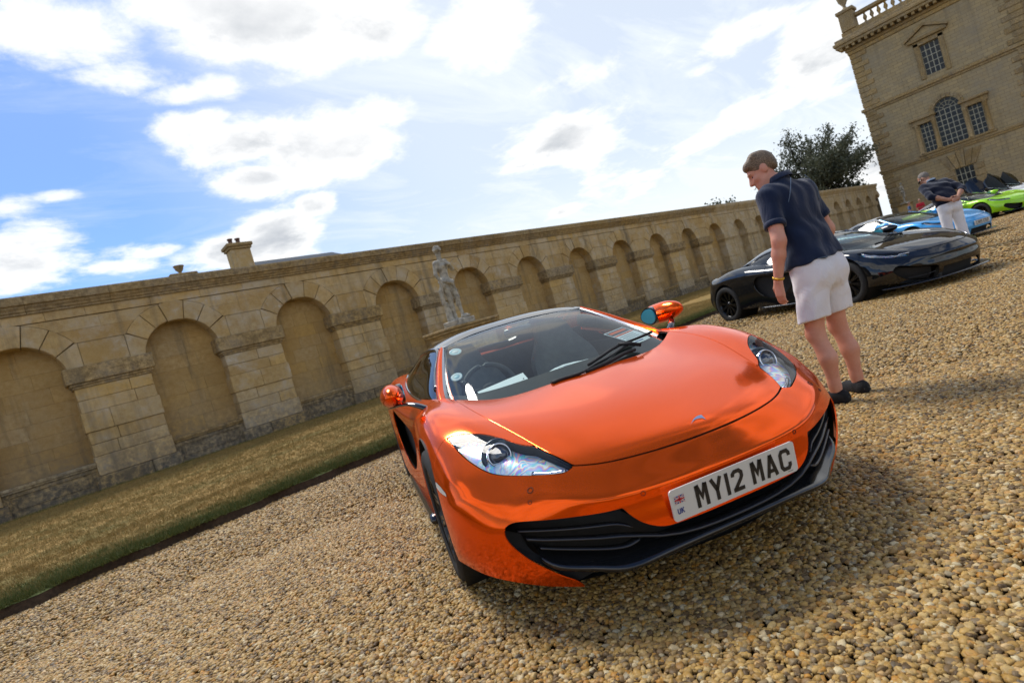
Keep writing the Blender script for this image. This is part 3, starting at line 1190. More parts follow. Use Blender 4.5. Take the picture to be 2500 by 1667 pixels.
    b = B().box((n0 + .02, 17.30, .66), (n1 - .02, YB, .71), .01).box((n0 + .01, 17.275, .705), (n1 - .01, YB, .79), .015)
    stone('sill', b, ST_TOP, k)
    b = B().box((n0 + .02, 17.36, -.1), (n1 - .02, YB, .66))
    for q in ((n0 + .02, n1 - .02, .56, .655), (n0 + .02, n1 - .02, -.1, .17), (n0 + .02, n0 + .16, .17, .56), (n1 - .16, n1 - .02, .17, .56)):
        b.box((q[0], 17.335, q[2]), (q[1], 17.365, q[3]), .008)
    b.box((n0 + .24, 17.345, .25), (n1 - .24, 17.37, .48), .01)
    stone('apron_panel', b, ST_BASE, k)
    z = .79
    while z < 3.95:
        h = rs(.28, .42)
        cuts = [n0 - .05] + sorted(n0 + 1.834 * (q + rs(-.12, .12)) for q in ((.5,) if rw.random() < .45 else (.33, .68))) + [n1 + .05]
        for u0, u1 in zip(cuts[:-1], cuts[1:]):
            sbox('niche_stone', u0, u1, 17.745, 17.84, z, min(z + h, 4.0), ST_NICHE, k, .003, .0012)
        z += h
core = B().box((-6, 17.80, -.1), (75.9, 18.15, 5.06))
core.V = [(x, y - DY, z) for x, y, z in core.V]
core.build('wall_core', MORTAR, WALL)
far.V = [(x, y - DY, z) for x, y, z in far.V]
fo = far.build('far_stonework', ST, WALL)
fo['kind'] = 'stuff'
# ---------------------------------------------------------------- the big house, seen end-on beyond the wall
HX, HY = 76.0, 16.85


def facade_mat():
    m, t, b = principled('house_ashlar', (0.33, 0.25, 0.13), 0.9, 0, 0.2)
    geo = t.node('ShaderNodeNewGeometry')
    sp = t.node('ShaderNodeSeparateXYZ')
    t.link(geo.outputs['Position'], sp.inputs[0])
    cb = t.node('ShaderNodeCombineXYZ')
    t.link(t.math('ADD', sp.outputs['Y'], sp.outputs['X']), cb.inputs[0])
    t.link(sp.outputs['Z'], cb.inputs[1])
    br = t.node('ShaderNodeTexBrick')
    t.link(cb.outputs[0], br.inputs['Vector'])
    br.inputs['Color1'].default_value = (.50, .385, .21, 1)
    br.inputs['Color2'].default_value = (.40, .32, .19, 1)
    br.inputs['Mortar'].default_value = (.17, .13, .075, 1)
    br.inputs['Scale'].default_value = 1.0
    br.inputs['Mortar Size'].default_value = .012
    br.inputs['Brick Width'].default_value = .78
    br.inputs['Row Height'].default_value = .34
    n1 = t.noise(geo.outputs['Position'], .35, 6, .65)
    n2 = t.noise(geo.outputs['Position'], 2.4, 6, .7)
    st = t.noise(t.vmath('MULTIPLY', geo.outputs['Position'], (1.5, 1.5, .12)), 1.0, 5, .6)
    c = t.mix(t.maprange(n1, .45, .7, 0, .7), br.outputs['Color'], (.33, .29, .215))
    c = t.mix(t.maprange(n2, .45, .75, 0, .4), c, (.40, .27, .10))
    c = t.mix(t.maprange(st, .55, .75, 0, .35), c, (.11, .095, .07))
    t.link(c, b.inputs['Base Color'])
    return m


FACADE = facade_mat()
HST = stone_mat('house_dressed_stone', 1.12, .5, None, 33.0, .45)
PANE, _, _ = principled('dark_window_pane', (.010, .014, .018), .15, 0, .35)
GLAZ, _, _ = principled('pale_glazing_bar', (.50, .48, .36), .5)
HOUSE = tag(empty('country_house', (HX, 0, 0)), 'tall golden stone country house with balustrade, pedimented and arched windows', 'house')


def hb(name, lo, hi, mat=HST, bev=0.0, parent=HOUSE):
    """box given as (depth out of the facade, y, z)"""
    b = B().box((-hi[0], lo[1], lo[2]), (-lo[0], hi[1], hi[2]), bev)
    return b.build(name, mat, parent)


Y0, Y1 = 2.9, HY
# wall bodies with real window openings: front skin built as strips around the openings
OPEN = [(9.23, 10.85, 14.17, 17.33), (7.33, 8.45, 6.55, 9.70), (8.89, 11.11, 6.55, 11.42), (11.50, 12.55, 6.55, 9.70), (9.15, 10.67, 1.9, 3.93)]


def skin(y0, y1, z0, z1, opens, x, name, d=.5):
    b = B()
    ys = sorted({y0, y1, *[o[0] for o in opens], *[o[1] for o in opens]})
    zs = sorted({z0, z1, *[o[2] for o in opens], *[o[3] for o in opens]})
    for a, c in zip(ys[:-1], ys[1:]):
        col = []
        for e, f in zip(zs[:-1], zs[1:]):
            if any(o[0] < (a + c) / 2 < o[1] and o[2] < (e + f) / 2 < o[3] for o in opens):
                col.append(None)
            elif col and col[-1] is not None:
                col[-1] = (col[-1][0], f)
            else:
                col.append((e, f))
        for q in col:
            if q:
                b.box((x, a, q[0]), (x + d, c, q[1]))
    return b.build(name, FACADE, HOUSE)


skin(Y0, Y1, -.2, 20.4, OPEN, 0, 'tower_wall')
B().box((.5, Y0, -.2), (16, Y1, 20.4)).build('tower_core', FACADE, HOUSE)
skin(-26, Y0, -.2, 18.5, [(-1.6, .6, 6.5, 11.2), (-1.2, .4, 13.8, 17.0), (-7.2, -5.0, 6.5, 11.2)], 1.6, 'range_wall')
B().box((2.1, -26, -.2), (16, Y0, 18.5)).build('range_core', FACADE, HOUSE)


def sash(y0, y1, z0, z1, nc, nr, arch=False, dep=.28, xo=0.0):
    e = empty('window', (xo, 0, 0), 0, HOUSE)
    b = B()
    yc, r = (y0 + y1) / 2, (y1 - y0) / 2
    if arch:
        n = 20
        pts = [(y0, z0), (y1, z0)] + [(yc + r * cos(a), z1 + r * sin(a)) for a in np.linspace(0, pi, n)]
    else:
        pts = [(y0, z0), (y1, z0), (y1, z1), (y0, z1)]
    cw, chh = (y1 - y0) / nc, (z1 - z0) / nr
    for i in range(nc):
        for j in range(nr):
            dx = random.uniform(-.012, .012)
            B().add([(dep + dx, y0 + i * cw, z0 + j * chh), (dep - dx, y0 + (i + 1) * cw, z0 + j * chh), (dep + dx * .5, y0 + (i + 1) * cw, z0 + (j + 1) * chh), (dep, y0 + i * cw, z0 + (j + 1) * chh)], [(3, 2, 1, 0)]).build('pane', PANE, e)
    if arch:
        B().add([(dep, yc, z1)] + [(dep, yc + r * cos(a), z1 + r * sin(a)) for a in np.linspace(0, pi, 21)], [(0, k, k + 1) for k in range(1, 21)]).build('fan_pane', PANE, e)
    g_ = B()
    w_ = .028
    for i in range(nc + 1):
        y = y0 + i * cw
        g_.box((dep - .06, y - w_, z0), (dep - .01, y + w_, z1))
    for j in range(nr + 1):
        z = z0 + j * chh
        g_.box((dep - .055, y0, z - w_), (dep - .012, y1, z + w_))
    if arch:
        for a in np.linspace(0, pi, 7):
            p0, p1 = (dep - .03, yc + .3 * r * cos(a), z1 + .3 * r * sin(a)), (dep - .03, yc + r * cos(a), z1 + r * sin(a))
            g_.tube([p0, p1], w_, 4)
        for rr in (.3, .66, .98):
            g_.tube([(dep - .03, yc + rr * r * cos(a), z1 + rr * r * sin(a)) for a in np.linspace(0, pi, 17)], w_, 4)
    g_.build('glazing_bars', GLAZ, e)
    return e


sash(*OPEN[0], 4, 5)
sash(*OPEN[1], 3, 6)
sash(*OPEN[3], 3, 6)
sash(8.89, 11.11, 6.55, 10.30, 5, 7, True)
sash(*OPEN[4], 4, 3)
sash(-1.6, .6, 6.5, 11.2, 5, 8, xo=1.6)
sash(-1.2, .4, 13.8, 17.0, 4, 5, xo=1.6)
sash(-7.2, -5.0, 6.5, 11.2, 5, 8, xo=1.6)
# arch head of the middle light: ring of stones, spandrel infill comes from the tower wall behind the ring
ring = B()
for k in range(11):
    a0, a1 = pi * k / 11 + .01, pi * (k + 1) / 11 - .01
    P = [(10 + rr * cos(a), 10.30 + rr * sin(a)) for a, rr in ((a0, 1.10), (a0, 1.50), ((a0 + a1) / 2, 1.52), (a1, 1.50), (a1, 1.10))]
    B().prism(P, -.16, .3, 'x').build('arch_stone', HST, HOUSE)
for sy in (-1, 1):
    arcp = [(10 + sy * 1.11 * cos(a), 10.30 + 1.11 * sin(a)) for a in np.linspace(0, pi / 2, 10)]
    P = arcp + [(10 + sy * 1.115, 11.42)]
    B().prism(P, 0, .45, 'x').build('arch_spandrel', FACADE, HOUSE)
# quoins
for yq, sgn, x_ in ((Y1, -1, 0.0), (Y0, 1, 0.0)):
    z = .2
    k = 0
    while z < 19.6:
        if 5.7 < z + .3 < 6.4 or 12.85 < z + .3 < 13.6:
            z += .55
            continue
        ln = .98 if k % 2 else 1.55
        a, c = sorted((yq - sgn * .07, yq + sgn * ln))
        B().box((-.10, a, z), (.6, c, z + .50), .03).build('quoin', HST, HOUSE)
        z += .56
        k += 1
# string courses and cornice
for nm, z0, z1, pr in (('string_course', 5.85, 6.05, .12), ('string_course', 6.05, 6.32, .22), ('string_course', 12.95, 13.18, .14), ('string_course', 13.18, 13.5, .30)):
    B().box((-pr, Y0 - pr, z0), (.6, Y1 + pr, z1), .02).build(nm, HST, HOUSE)
    B().box((1.6 - pr, -26, z0 + .003), (2.0, Y0 - pr, z1 - .003), .02).build(nm, HST, HOUSE)
for z0, z1, pr in ((19.75, 20.15, .15), (20.15, 20.45, .28), (20.75, 21.05, .95), (21.05, 21.35, 1.1), (21.35, 21.7, .9)):
    B().box((-pr, Y0 - pr, z0), (1.2, Y1 + pr, z1), .03).build('cornice', HST, HOUSE)
y = Y0 - .6
while y < Y1 + .7:
    B().box((-.85, y, 20.45), (-.2, y + .28, 20.76), .03).build('modillion', HST, HOUSE)
    y += .62
B().box((-.2, Y0 - .2, 21.7), (.9, Y1 + .2, 22.35), .03).build('parapet', HST, HOUSE)
# balustrade: corner pedestals, balusters, rail
for yc in (16.2, 3.6):
    B().box((-.35, yc - .72, 22.35), (1.0, yc + .72, 24.3), .04).box((-.5, yc - .88, 24.3), (1.1, yc + .88, 24.65), .05).build('balustrade_pedestal', HST, HOUSE)
    prof = [(.0, 24.65), (.42, 24.65), (.42, 24.8), (.18, 24.95), (.16, 25.15), (.48, 25.7), (.60, 26.3), (.58, 26.7), (.66, 26.8), (.0, 26.95)]
    B().lathe(prof, 20, (.3, yc, 0)).build('parapet_urn', HST, HOUSE, True)
bprof = [(.0, 22.35), (.19, 22.35), (.19, 22.47), (.10, 22.52), (.09, 22.60), (.20, 22.85), (.20, 22.97), (.085, 23.30), (.10, 23.36), (.19, 23.42), (.19, 23.52), (0, 23.52)]
bal_me = B().lathe(bprof, 12).mesh('baluster', HST, True)
y = 4.75
while y < 15.2:
    link('baluster', bal_me, HOUSE, (.35, y, 0))
    y += .66
B().box((-.05, 4.3, 23.5), (.8, 15.5, 23.85), .04).build('balustrade_rail', HST, HOUSE)
# dressings: top window with pediment
for s in ((10.87, 11.32), (8.76, 9.21)):
    B().box((-.14, s[0], 13.9), (.25, s[1], 17.7), .03).build('architrave', HST, HOUSE)
B().box((-.14, 8.76, 17.36), (.25, 11.32, 17.85), .03).build('lintel', HST, HOUSE)
B().box((-.38, 8.35, 17.86), (.1, 11.73, 18.14), .03).build('pediment_base', HST, HOUSE)
B().prism([(8.35, 18.14), (11.73, 18.14), (10.04, 19.0)], -.18, .1, 'x').build('tympanum', FACADE, HOUSE)
for a, c in (((8.15, 18.14), (10.04, 19.08)), ((11.93, 18.14), (10.04, 19.08))):
    q = [a, c, (c[0], c[1] + .30), (a[0], a[1] + .22)]
    B().prism(q, -.48, .1, 'x').build('raking_cornice', HST, HOUSE)
# Venetian window: columns, entablatures, sill
for yc in (7.08, 8.67, 11.30, 12.80):
    B().lathe([(.0, 6.5), (.26, 6.5), (.26, 6.65), (.20, 6.72), (.19, 8.0), (.165, 9.35), (.23, 9.45), (.23, 9.6), (0, 9.6)], 16, (-.12, yc, 0)).build('column', HST, HOUSE, True)
for a, c in ((6.75, 8.85), (11.12, 13.15)):
    B().box((-.32, a, 9.60), (.2, c, 9.92), .02).box((-.28, a + .03, 9.92), (.2, c - .03, 10.12)).box((-.50, a - .15, 10.12), (.2, c + .15, 10.36), .03).build('entablature', HST, HOUSE)
B().box((-.34, 6.7, 6.33), (.3, 13.2, 6.56), .03).build('window_sill', HST, HOUSE)
# lower window: flat arch of splayed stones
for k in range(5):
    t0, t1 = (k - 2.5) / 5, (k - 1.5) / 5
    B().prism([(9.91 + 2.1 * t0 + .02, 3.95), (9.91 + 2.1 * t1 - .02, 3.95), (9.91 + 3.6 * t1 - .02, 5.75 if k == 2 else 5.5), (9.91 + 3.6 * t0 + .02, 5.75 if k == 2 else 5.5)], -.14 - (.06 if k == 2 else 0), .2, 'x').build('flat_arch_stone', HST, HOUSE)
for s in ((10.69, 11.5), (8.3, 9.13)):
    for z in (1.9, 2.6, 3.3):
        B().box((-.10, s[0], z), (.25, s[1], z + .6), .03).build('jamb_stone', HST, HOUSE)
B().box((-.25, -26, -.2), (.2 + 1.6, Y1 + .1, .9), .04).build('house_plinth', HST, HOUSE)

# ---- service range behind the wall, with its chimney
SLATE = mottled('blue_slate', (0.035, 0.045, 0.06), (0.06, 0.075, 0.095), 1.5, 0.95)
sr = tag(empty('service_range', (27.2, 66, 0)), 'slate roofed building showing just above the garden wall', 'building')
B().box((-5.6, -7, -.2), (5.8, 7, 13.8)).build('wall', FACADE, sr)
b = B().prism([(-8, 13.7), (8, 13.7), (0, 16.9)], -6.0, 6.2, 'x')
rf = b.build('roof', SLATE, sr)
ch = tag(empty('chimney_stack', (20.3, 60.2, 0)), 'square stone chimney stack with two pots above the wall', 'chimney')
B().box((-1.0, -.8, 12), (1.0, .8, 16.9), .05).build('stack', ST, ch)
B().box((-1.15, -.95, 16.9), (1.15, .95, 17.15), .04).box((-1.3, -1.1, 17.15), (1.3, 1.1, 17.5), .06).build('stack_cap', ST_TOP, ch)
for x in (-.5, .25):
    B().lathe([(.26, 17.5), (.28, 17.6), (.22, 17.68), (.20, 18.0), (.27, 18.08), (.27, 18.2), (.16, 18.2), (.16, 17.8)], 16, (x, 0, 0)).build('chimney_pot', mottled('clay_pot', (.16, .07, .045), (.09, .055, .04), 3), ch, True)
gp = tag(empty('gate_pier', (7.2, 30, 0)), 'stone gate pier behind the wall, below the urn', 'pier')
B().box((-.5, -.5, 0), (.5, .5, 7.8), .03).build('shaft', ST, gp)
B().box((-.62, -.62, 7.8), (.62, .62, 8.06), .05).build('cap', ST_TOP, gp)
un = B().lathe([(0, 0), (.20, 0), (.20, .06), (.08, .10), (.07, .16), (.17, .28), (.215, .42), (.24, .44), (.24, .48), (.2, .48), (0, .40)], 20)
un.build('stone_urn', ST_TOP, loc=(7.2, 30, 8.06), smooth=True)
tag(bpy.data.objects['stone_urn'], 'small grey stone urn peeping over the top of the wall', 'urn')

# ---------------------------------------------------------------- trees beyond the wall
BARK = mottled('dark_bark', (0.03, 0.024, 0.016), (0.055, 0.045, 0.03), 6, 0.95, 0.8, 12)


def leaf_mat(name, a, c):
    m, t, b = principled(name, a, 0.6, 0, 0.3)
    geo = t.node('ShaderNodeNewGeometry')
    n = t.noise(geo.outputs['Position'], 0.9, 4)
    cc = t.mix(t.maprange(n, .3, .7), a, c)
    t.link(cc, b.inputs['Base Color'])
    tr = t.node('ShaderNodeBsdfTranslucent')
    t.link(cc, tr.inputs[0])
    mx = t.node('ShaderNodeMixShader')
    mx.inputs[0].default_value = .25
    t.link(b.outputs[0], mx.inputs[1])
    t.link(tr.outputs[0], mx.inputs[2])
    t.link(mx.outputs[0], t.n['Material Output'].inputs['Surface'])
    return m


LEAF = leaf_mat('beech_leaf', (0.07, 0.085, 0.05), (0.12, 0.125, 0.075))
YEWL = leaf_mat('yew_leaf', (0.02, 0.035, 0.014), (0.035, 0.05, 0.02))


def tree(loc, trunk_h, crown_c, crown_r, nl, size, mat, seed, name='beech_tree', nbr=46):
    root = empty(name, loc)
    rr = np.random.default_rng(seed)
    cc, cr = np.array(crown_c, float), np.array(crown_r, float)
    b = B()
    b.tube(curve([(0, 0, -.2), (.1, .1, trunk_h * .5), (cc[0] * .4, cc[1] * .4, trunk_h), (cc[0], cc[1], cc[2] + cr[2] * .5)], 14), list(np.linspace(.55, .10, 14)), 10)
    tips = []
    for k in range(nbr):
        d = rr.normal(size=3)
        d[2] = abs(d[2]) * .9 - .25
        d /= np.linalg.norm(d)
        rad = rr.uniform(.75, 1.12)
        tip = cc + d * cr * rad
        st = np.array([cc[0] * .5, cc[1] * .5, trunk_h]) * (1 - (q := rr.uniform(0, .7))) + cc * q
        mid = st * .45 + tip * .55 + rr.normal(size=3) * .35 + np.array([0, 0, .4])
        path = curve([st, mid, tip], 9)
        b.tube(path, list(np.linspace(.14, .02, 9)), 5)
        tips.append(path)
    b.build('trunk', BARK, root, True)
    V, F = [], []
    per = nl // nbr
    for path in tips:
        for q in range(per):
            t_ = rr.uniform(.35, 1.03) ** .8
            i = min(int(t_ * 8), 7)
            p = path[i] * (1 - (t_ * 8 - i)) + path[i + 1] * (t_ * 8 - i) if t_ < 1 else path[8]
            p = p + rr.normal(size=3) * np.array([.42, .42, .30]) * (1.1 if q % 3 else .5)
            u = rr.normal(size=3)
            u /= np.linalg.norm(u)
            w_ = np.cross(u, rr.normal(size=3))
            w_ /= np.linalg.norm(w_)
            s = size * rr.uniform(.6, 1.3)
            o = len(V)
            V += [p - u * s, p + w_ * s * .5, p + u * s, p - w_ * s * .5]
            F.append((o, o + 1, o + 2, o + 3))
    mk('crown', V, F, mat, root, False)
    return root


tag(tree((69.0, 21.6, 0), 4.0, (-.3, -.4, 7.6), (6.0, 5.6, 5.2), 23000, .15, LEAF, 3, nbr=62), 'broad dark beech tree with sky showing through, behind the wall beside the house', 'tree')
tag(tree((73.5, 21.5, 0), 1.5, (0, 0, 4.6), (3.2, 3.0, 2.6), 12000, .17, YEWL, 4, 'yew_tree', 34), 'low dense dark yew tree between the beech and the house', 'tree')
tag(tree((57.0, 27.5, 0), 3.0, (0, 0, 5.3), (2.3, 2.2, 2.3), 5000, .17, LEAF, 5, 'beech_tree', 30), 'small leafy tree just topping the wall behind the man in the polo shirt', 'tree')
# ---------------------------------------------------------------- sports cars
def M_paint(name, col, metal=0.55, rough=0.32, flake=0.35, coat=0.9):
    m, t, b = principled(name, col, rough, metal, 0.0, coat, 0.012)
    b.inputs['Coat IOR'].default_value = 1.65
    co = t.node('ShaderNodeTexCoord').outputs['Object']
    v = t.node('ShaderNodeTexVoronoi')
    v.inputs['Scale'].default_value = 900.0
    t.link(co, v.inputs['Vector'])
    dark = tuple(c * 0.72 for c in col)
    sep = t.node('ShaderNodeSeparateColor')
    t.link(v.outputs['Color'], sep.inputs[0])
    t.link(t.mix(t.math('MULTIPLY', sep.outputs[0], flake), col, dark), b.inputs['Base Color'])
    return m


PAINT = {
    'orange': M_paint('orange_paint', (1.0, 0.106, 0.0), 0.74, 0.13, 0.22, 0.22),
    'black': M_paint('black_paint', (0.006, 0.007, 0.009), 0.1, 0.25),
    'blue': M_paint('blue_paint', (0.07, 0.36, 0.72), 0.25, 0.3),
    'lime': M_paint('lime_paint', (0.33, 0.68, 0.01), 0.2, 0.3),
    'white': M_paint('white_paint', (0.75, 0.78, 0.78), 0.0, 0.3, 0.1),
}
GLOSSBLK, _, _ = principled('gloss_black_trim', (0.008, 0.008, 0.009), 0.12, 0.0, 0.6, 0.6)
CARBON = mottled('dark_splitter_plastic', (0.008, 0.009, 0.010), (0.012, 0.013, 0.015), 60, 0.18, coat=0.6)
MATTBLK = mottled('matt_black_plastic', (0.008, 0.008, 0.008), (0.016, 0.016, 0.016), 30, 0.7)
SLATM, _, _ = principled('satin_dark_slat', (0.05, 0.053, 0.06), 0.22, 0.6, 0.5)
CABIN = mottled('dark_cabin_leather', (0.04, 0.047, 0.05), (0.06, 0.07, 0.074), 20, 0.55, 0.3, 300)
SEATM = mottled('charcoal_seat_leather', (0.11, 0.13, 0.14), (0.16, 0.185, 0.19), 14, 0.5, 0.3, 260)
TYREM = mottled('tyre_rubber', (0.012, 0.012, 0.012), (0.024, 0.023, 0.021), 25, 0.8, 0.4, 200)
RIMM, _, _ = principled('black_alloy', (0.012, 0.012, 0.013), 0.3, 0.6, 0.5, 0.4)
CHROME, _, _ = principled('chrome', (0.75, 0.76, 0.78), 0.08, 1.0)
SILVER, _, _ = principled('silver_trim', (0.42, 0.44, 0.46), 0.25, 0.8)
SCREEN_GL = glass('windscreen_glass', (0.86, 0.95, 0.92), 0.92, 0.0, 1.0, 0.65)
SIDE_GL = glass('side_window_glass', (0.45, 0.44, 0.36), 0.55)
LENS_GL = glass('headlight_lens_glass', (0.95, 0.97, 1.0), 0.96, 0.0, 1.0, 0.45)
PLATEW, _, _ = principled('plate_white', (0.62, 0.62, 0.58), 0.35, 0, 0.4, 0.3)
PLATEK = mottled('plate_black_lettering', (0.012, 0.011, 0.010), (0.03, 0.026, 0.022), 150, 0.5)
INKBLUE, _, _ = principled('ink_blue', (0.01, 0.03, 0.22), 0.5)
INKRED, _, _ = principled('ink_red', (0.50, 0.015, 0.03), 0.5)
PAPERW, _, _ = principled('white_card', (0.74, 0.78, 0.78), 0.6)
INKORANGE, _, _ = principled('ink_orange', (0.70, 0.12, 0.03), 0.6)
INKGREY, _, _ = principled('ink_dark_grey', (0.05, 0.06, 0.07), 0.6)
AMBERW, _, _ = principled('marker_lamp_white', (0.62, 0.60, 0.56), 0.25, 0, 0.5, 0.5)


def irid_mat():
    """lamp reflector; rainbow sheen of the polycarbonate lens is painted into its colour"""
    m, t, b = principled('rainbow_reflector', (0.8, 0.85, 0.9), 0.18, 0.25, 0.9, 0.6)  # pale base colour and rainbow ramp stand in for reflected light
    co = t.node('ShaderNodeTexCoord').outputs['Object']
    n = t.noise(co, 9.0, 2.0, 0.5, distort=1.6)
    ph = t.math('FRACT', t.math('MULTIPLY', n, 6.0))
    c = t.ramp(ph, [(0.0, (0.90, 0.93, 0.95)), (0.14, (0.95, 0.82, 0.25)), (0.28, (0.80, 0.30, 0.62)), (0.42, (0.36, 0.36, 0.85)),
                    (0.55, (0.20, 0.66, 0.90)), (0.68, (0.25, 0.85, 0.62)), (0.80, (0.85, 0.95, 0.80)), (1.0, (0.90, 0.93, 0.95))])
    n2 = t.noise(co, 11.0, 3.0, 0.55)
    t.link(t.mix(t.maprange(n2, 0.50, 0.68, 0.0, 0.7), c, (0.72, 0.80, 0.92)), b.inputs['Base Color'])
    return m


IRID = irid_mat()
LAMPDARK, _, _ = principled('lamp_bowl_dark', (0.05, 0.065, 0.08), 0.2, 0.6)
PROJ, _, _ = principled('projector_glass', (0.02, 0.03, 0.045), 0.03, 0.0, 1.0, 1.0)
MIRRORG, _, _ = principled('mirror_blue_glass', (0.10, 0.55, 0.68), 0.06, 0.45)

# strokes of the plate alphabet, millimetres
GLYPH = {
    'M': (50, [[(7, 0), (7, 79)], [(43, 0), (43, 79)], [(9, 79), (25, 34), (41, 79)]]),
    'Y': (50, [[(25, 0), (25, 40)], [(6, 79), (25, 36)], [(44, 79), (25, 36)]]),
    '1': (14, [[(7, 0), (7, 79)]]),
    '2': (50, [[(7, 55), (8, 65), (16, 72), (34, 72), (43, 63), (43, 50), (37, 40), (10, 10)], [(2, 7), (48, 7)]]),
    'A': (50, [[(6, 0), (25, 79)], [(44, 0), (25, 79)], [(12, 21), (38, 21)]]),
    'C': (50, [[(43, 52), (43, 62), (36, 72), (14, 72), (7, 62), (7, 17), (14, 7), (36, 7), (43, 17), (43, 27)]]),
    'L': (50, [[(7, 79), (7, 0)], [(7, 7), (48, 7)]]),
    'H': (50, [[(7, 0), (7, 79)], [(43, 0), (43, 79)], [(7, 41), (43, 41)]]),
    '5': (50, [[(44, 72), (9, 72), (8, 45), (32, 47), (43, 40), (43, 17), (36, 7), (14, 7), (6, 16)]]),
    'S': (50, [[(43, 58), (36, 72), (14, 72), (7, 63), (9, 48), (41, 32), (43, 16), (36, 7), (14, 7), (7, 21)]]),
    'O': (50, [[(14, 7), (36, 7), (43, 17), (43, 62), (36, 72), (14, 72), (7, 62), (7, 17), (14, 7)]]),
    'U': (50, [[(7, 79), (7, 17), (14, 7), (36, 7), (43, 17), (43, 79)]]),
    'K': (50, [[(7, 0), (7, 79)], [(44, 79), (9, 35)], [(19, 46), (45, 0)]]),
    'E': (46, [[(7, 0), (7, 79)], [(7, 7), (44, 7)], [(7, 41), (40, 41)], [(7, 72), (44, 72)]]),
    'V': (50, [[(6, 79), (25, 0)], [(44, 79), (25, 0)]]),
    'I': (14, [[(7, 0), (7, 79)]]),
    'T': (46, [[(23, 0), (23, 79)], [(2, 72), (44, 72)]]),
}


def stroke2d(path, wd):
    """flat ribbon along a 2-D path -> list of quads (4 points each)"""
    P = np.asarray(path, float)
    D = np.diff(P, axis=0)
    D /= np.linalg.norm(D, axis=1)[:, None]
    Nn = np.stack([-D[:, 1], D[:, 0]], 1)
    L, R = [], []
    for i in range(len(P)):
        a, b = Nn[max(i - 1, 0)], Nn[min(i, len(Nn) - 1)]
        m = a + b
        m /= np.linalg.norm(m)
        s = wd / 2 / max(0.5, m @ a)
        L.append(P[i] + m * s)
        R.append(P[i] - m * s)
    return [(L[i], R[i], R[i + 1], L[i + 1]) for i in range(len(P) - 1)]


def lettering(text, scale, wd=14.0, gap=11.0, space=33.0):
    """quads of a line of lettering in local 2-D units and its width"""
    x = 0.0
    q = []
    for ch in text:
        if ch == ' ':
            x += space - gap
            continue
        w_, strokes = GLYPH[ch]
        for st in strokes:
            for quad in stroke2d(st, wd):
                q.append([((p[0] + x) * scale, p[1] * scale) for p in quad])
        x += w_ + gap
    return q, (x - gap) * scale


def flat_quads(quads, place):
    """place(u,v) -> xyz ; returns B"""
    b = B()
    for q in quads:
        b.add([place(*p) for p in q], [(0, 1, 2, 3)])
    return b


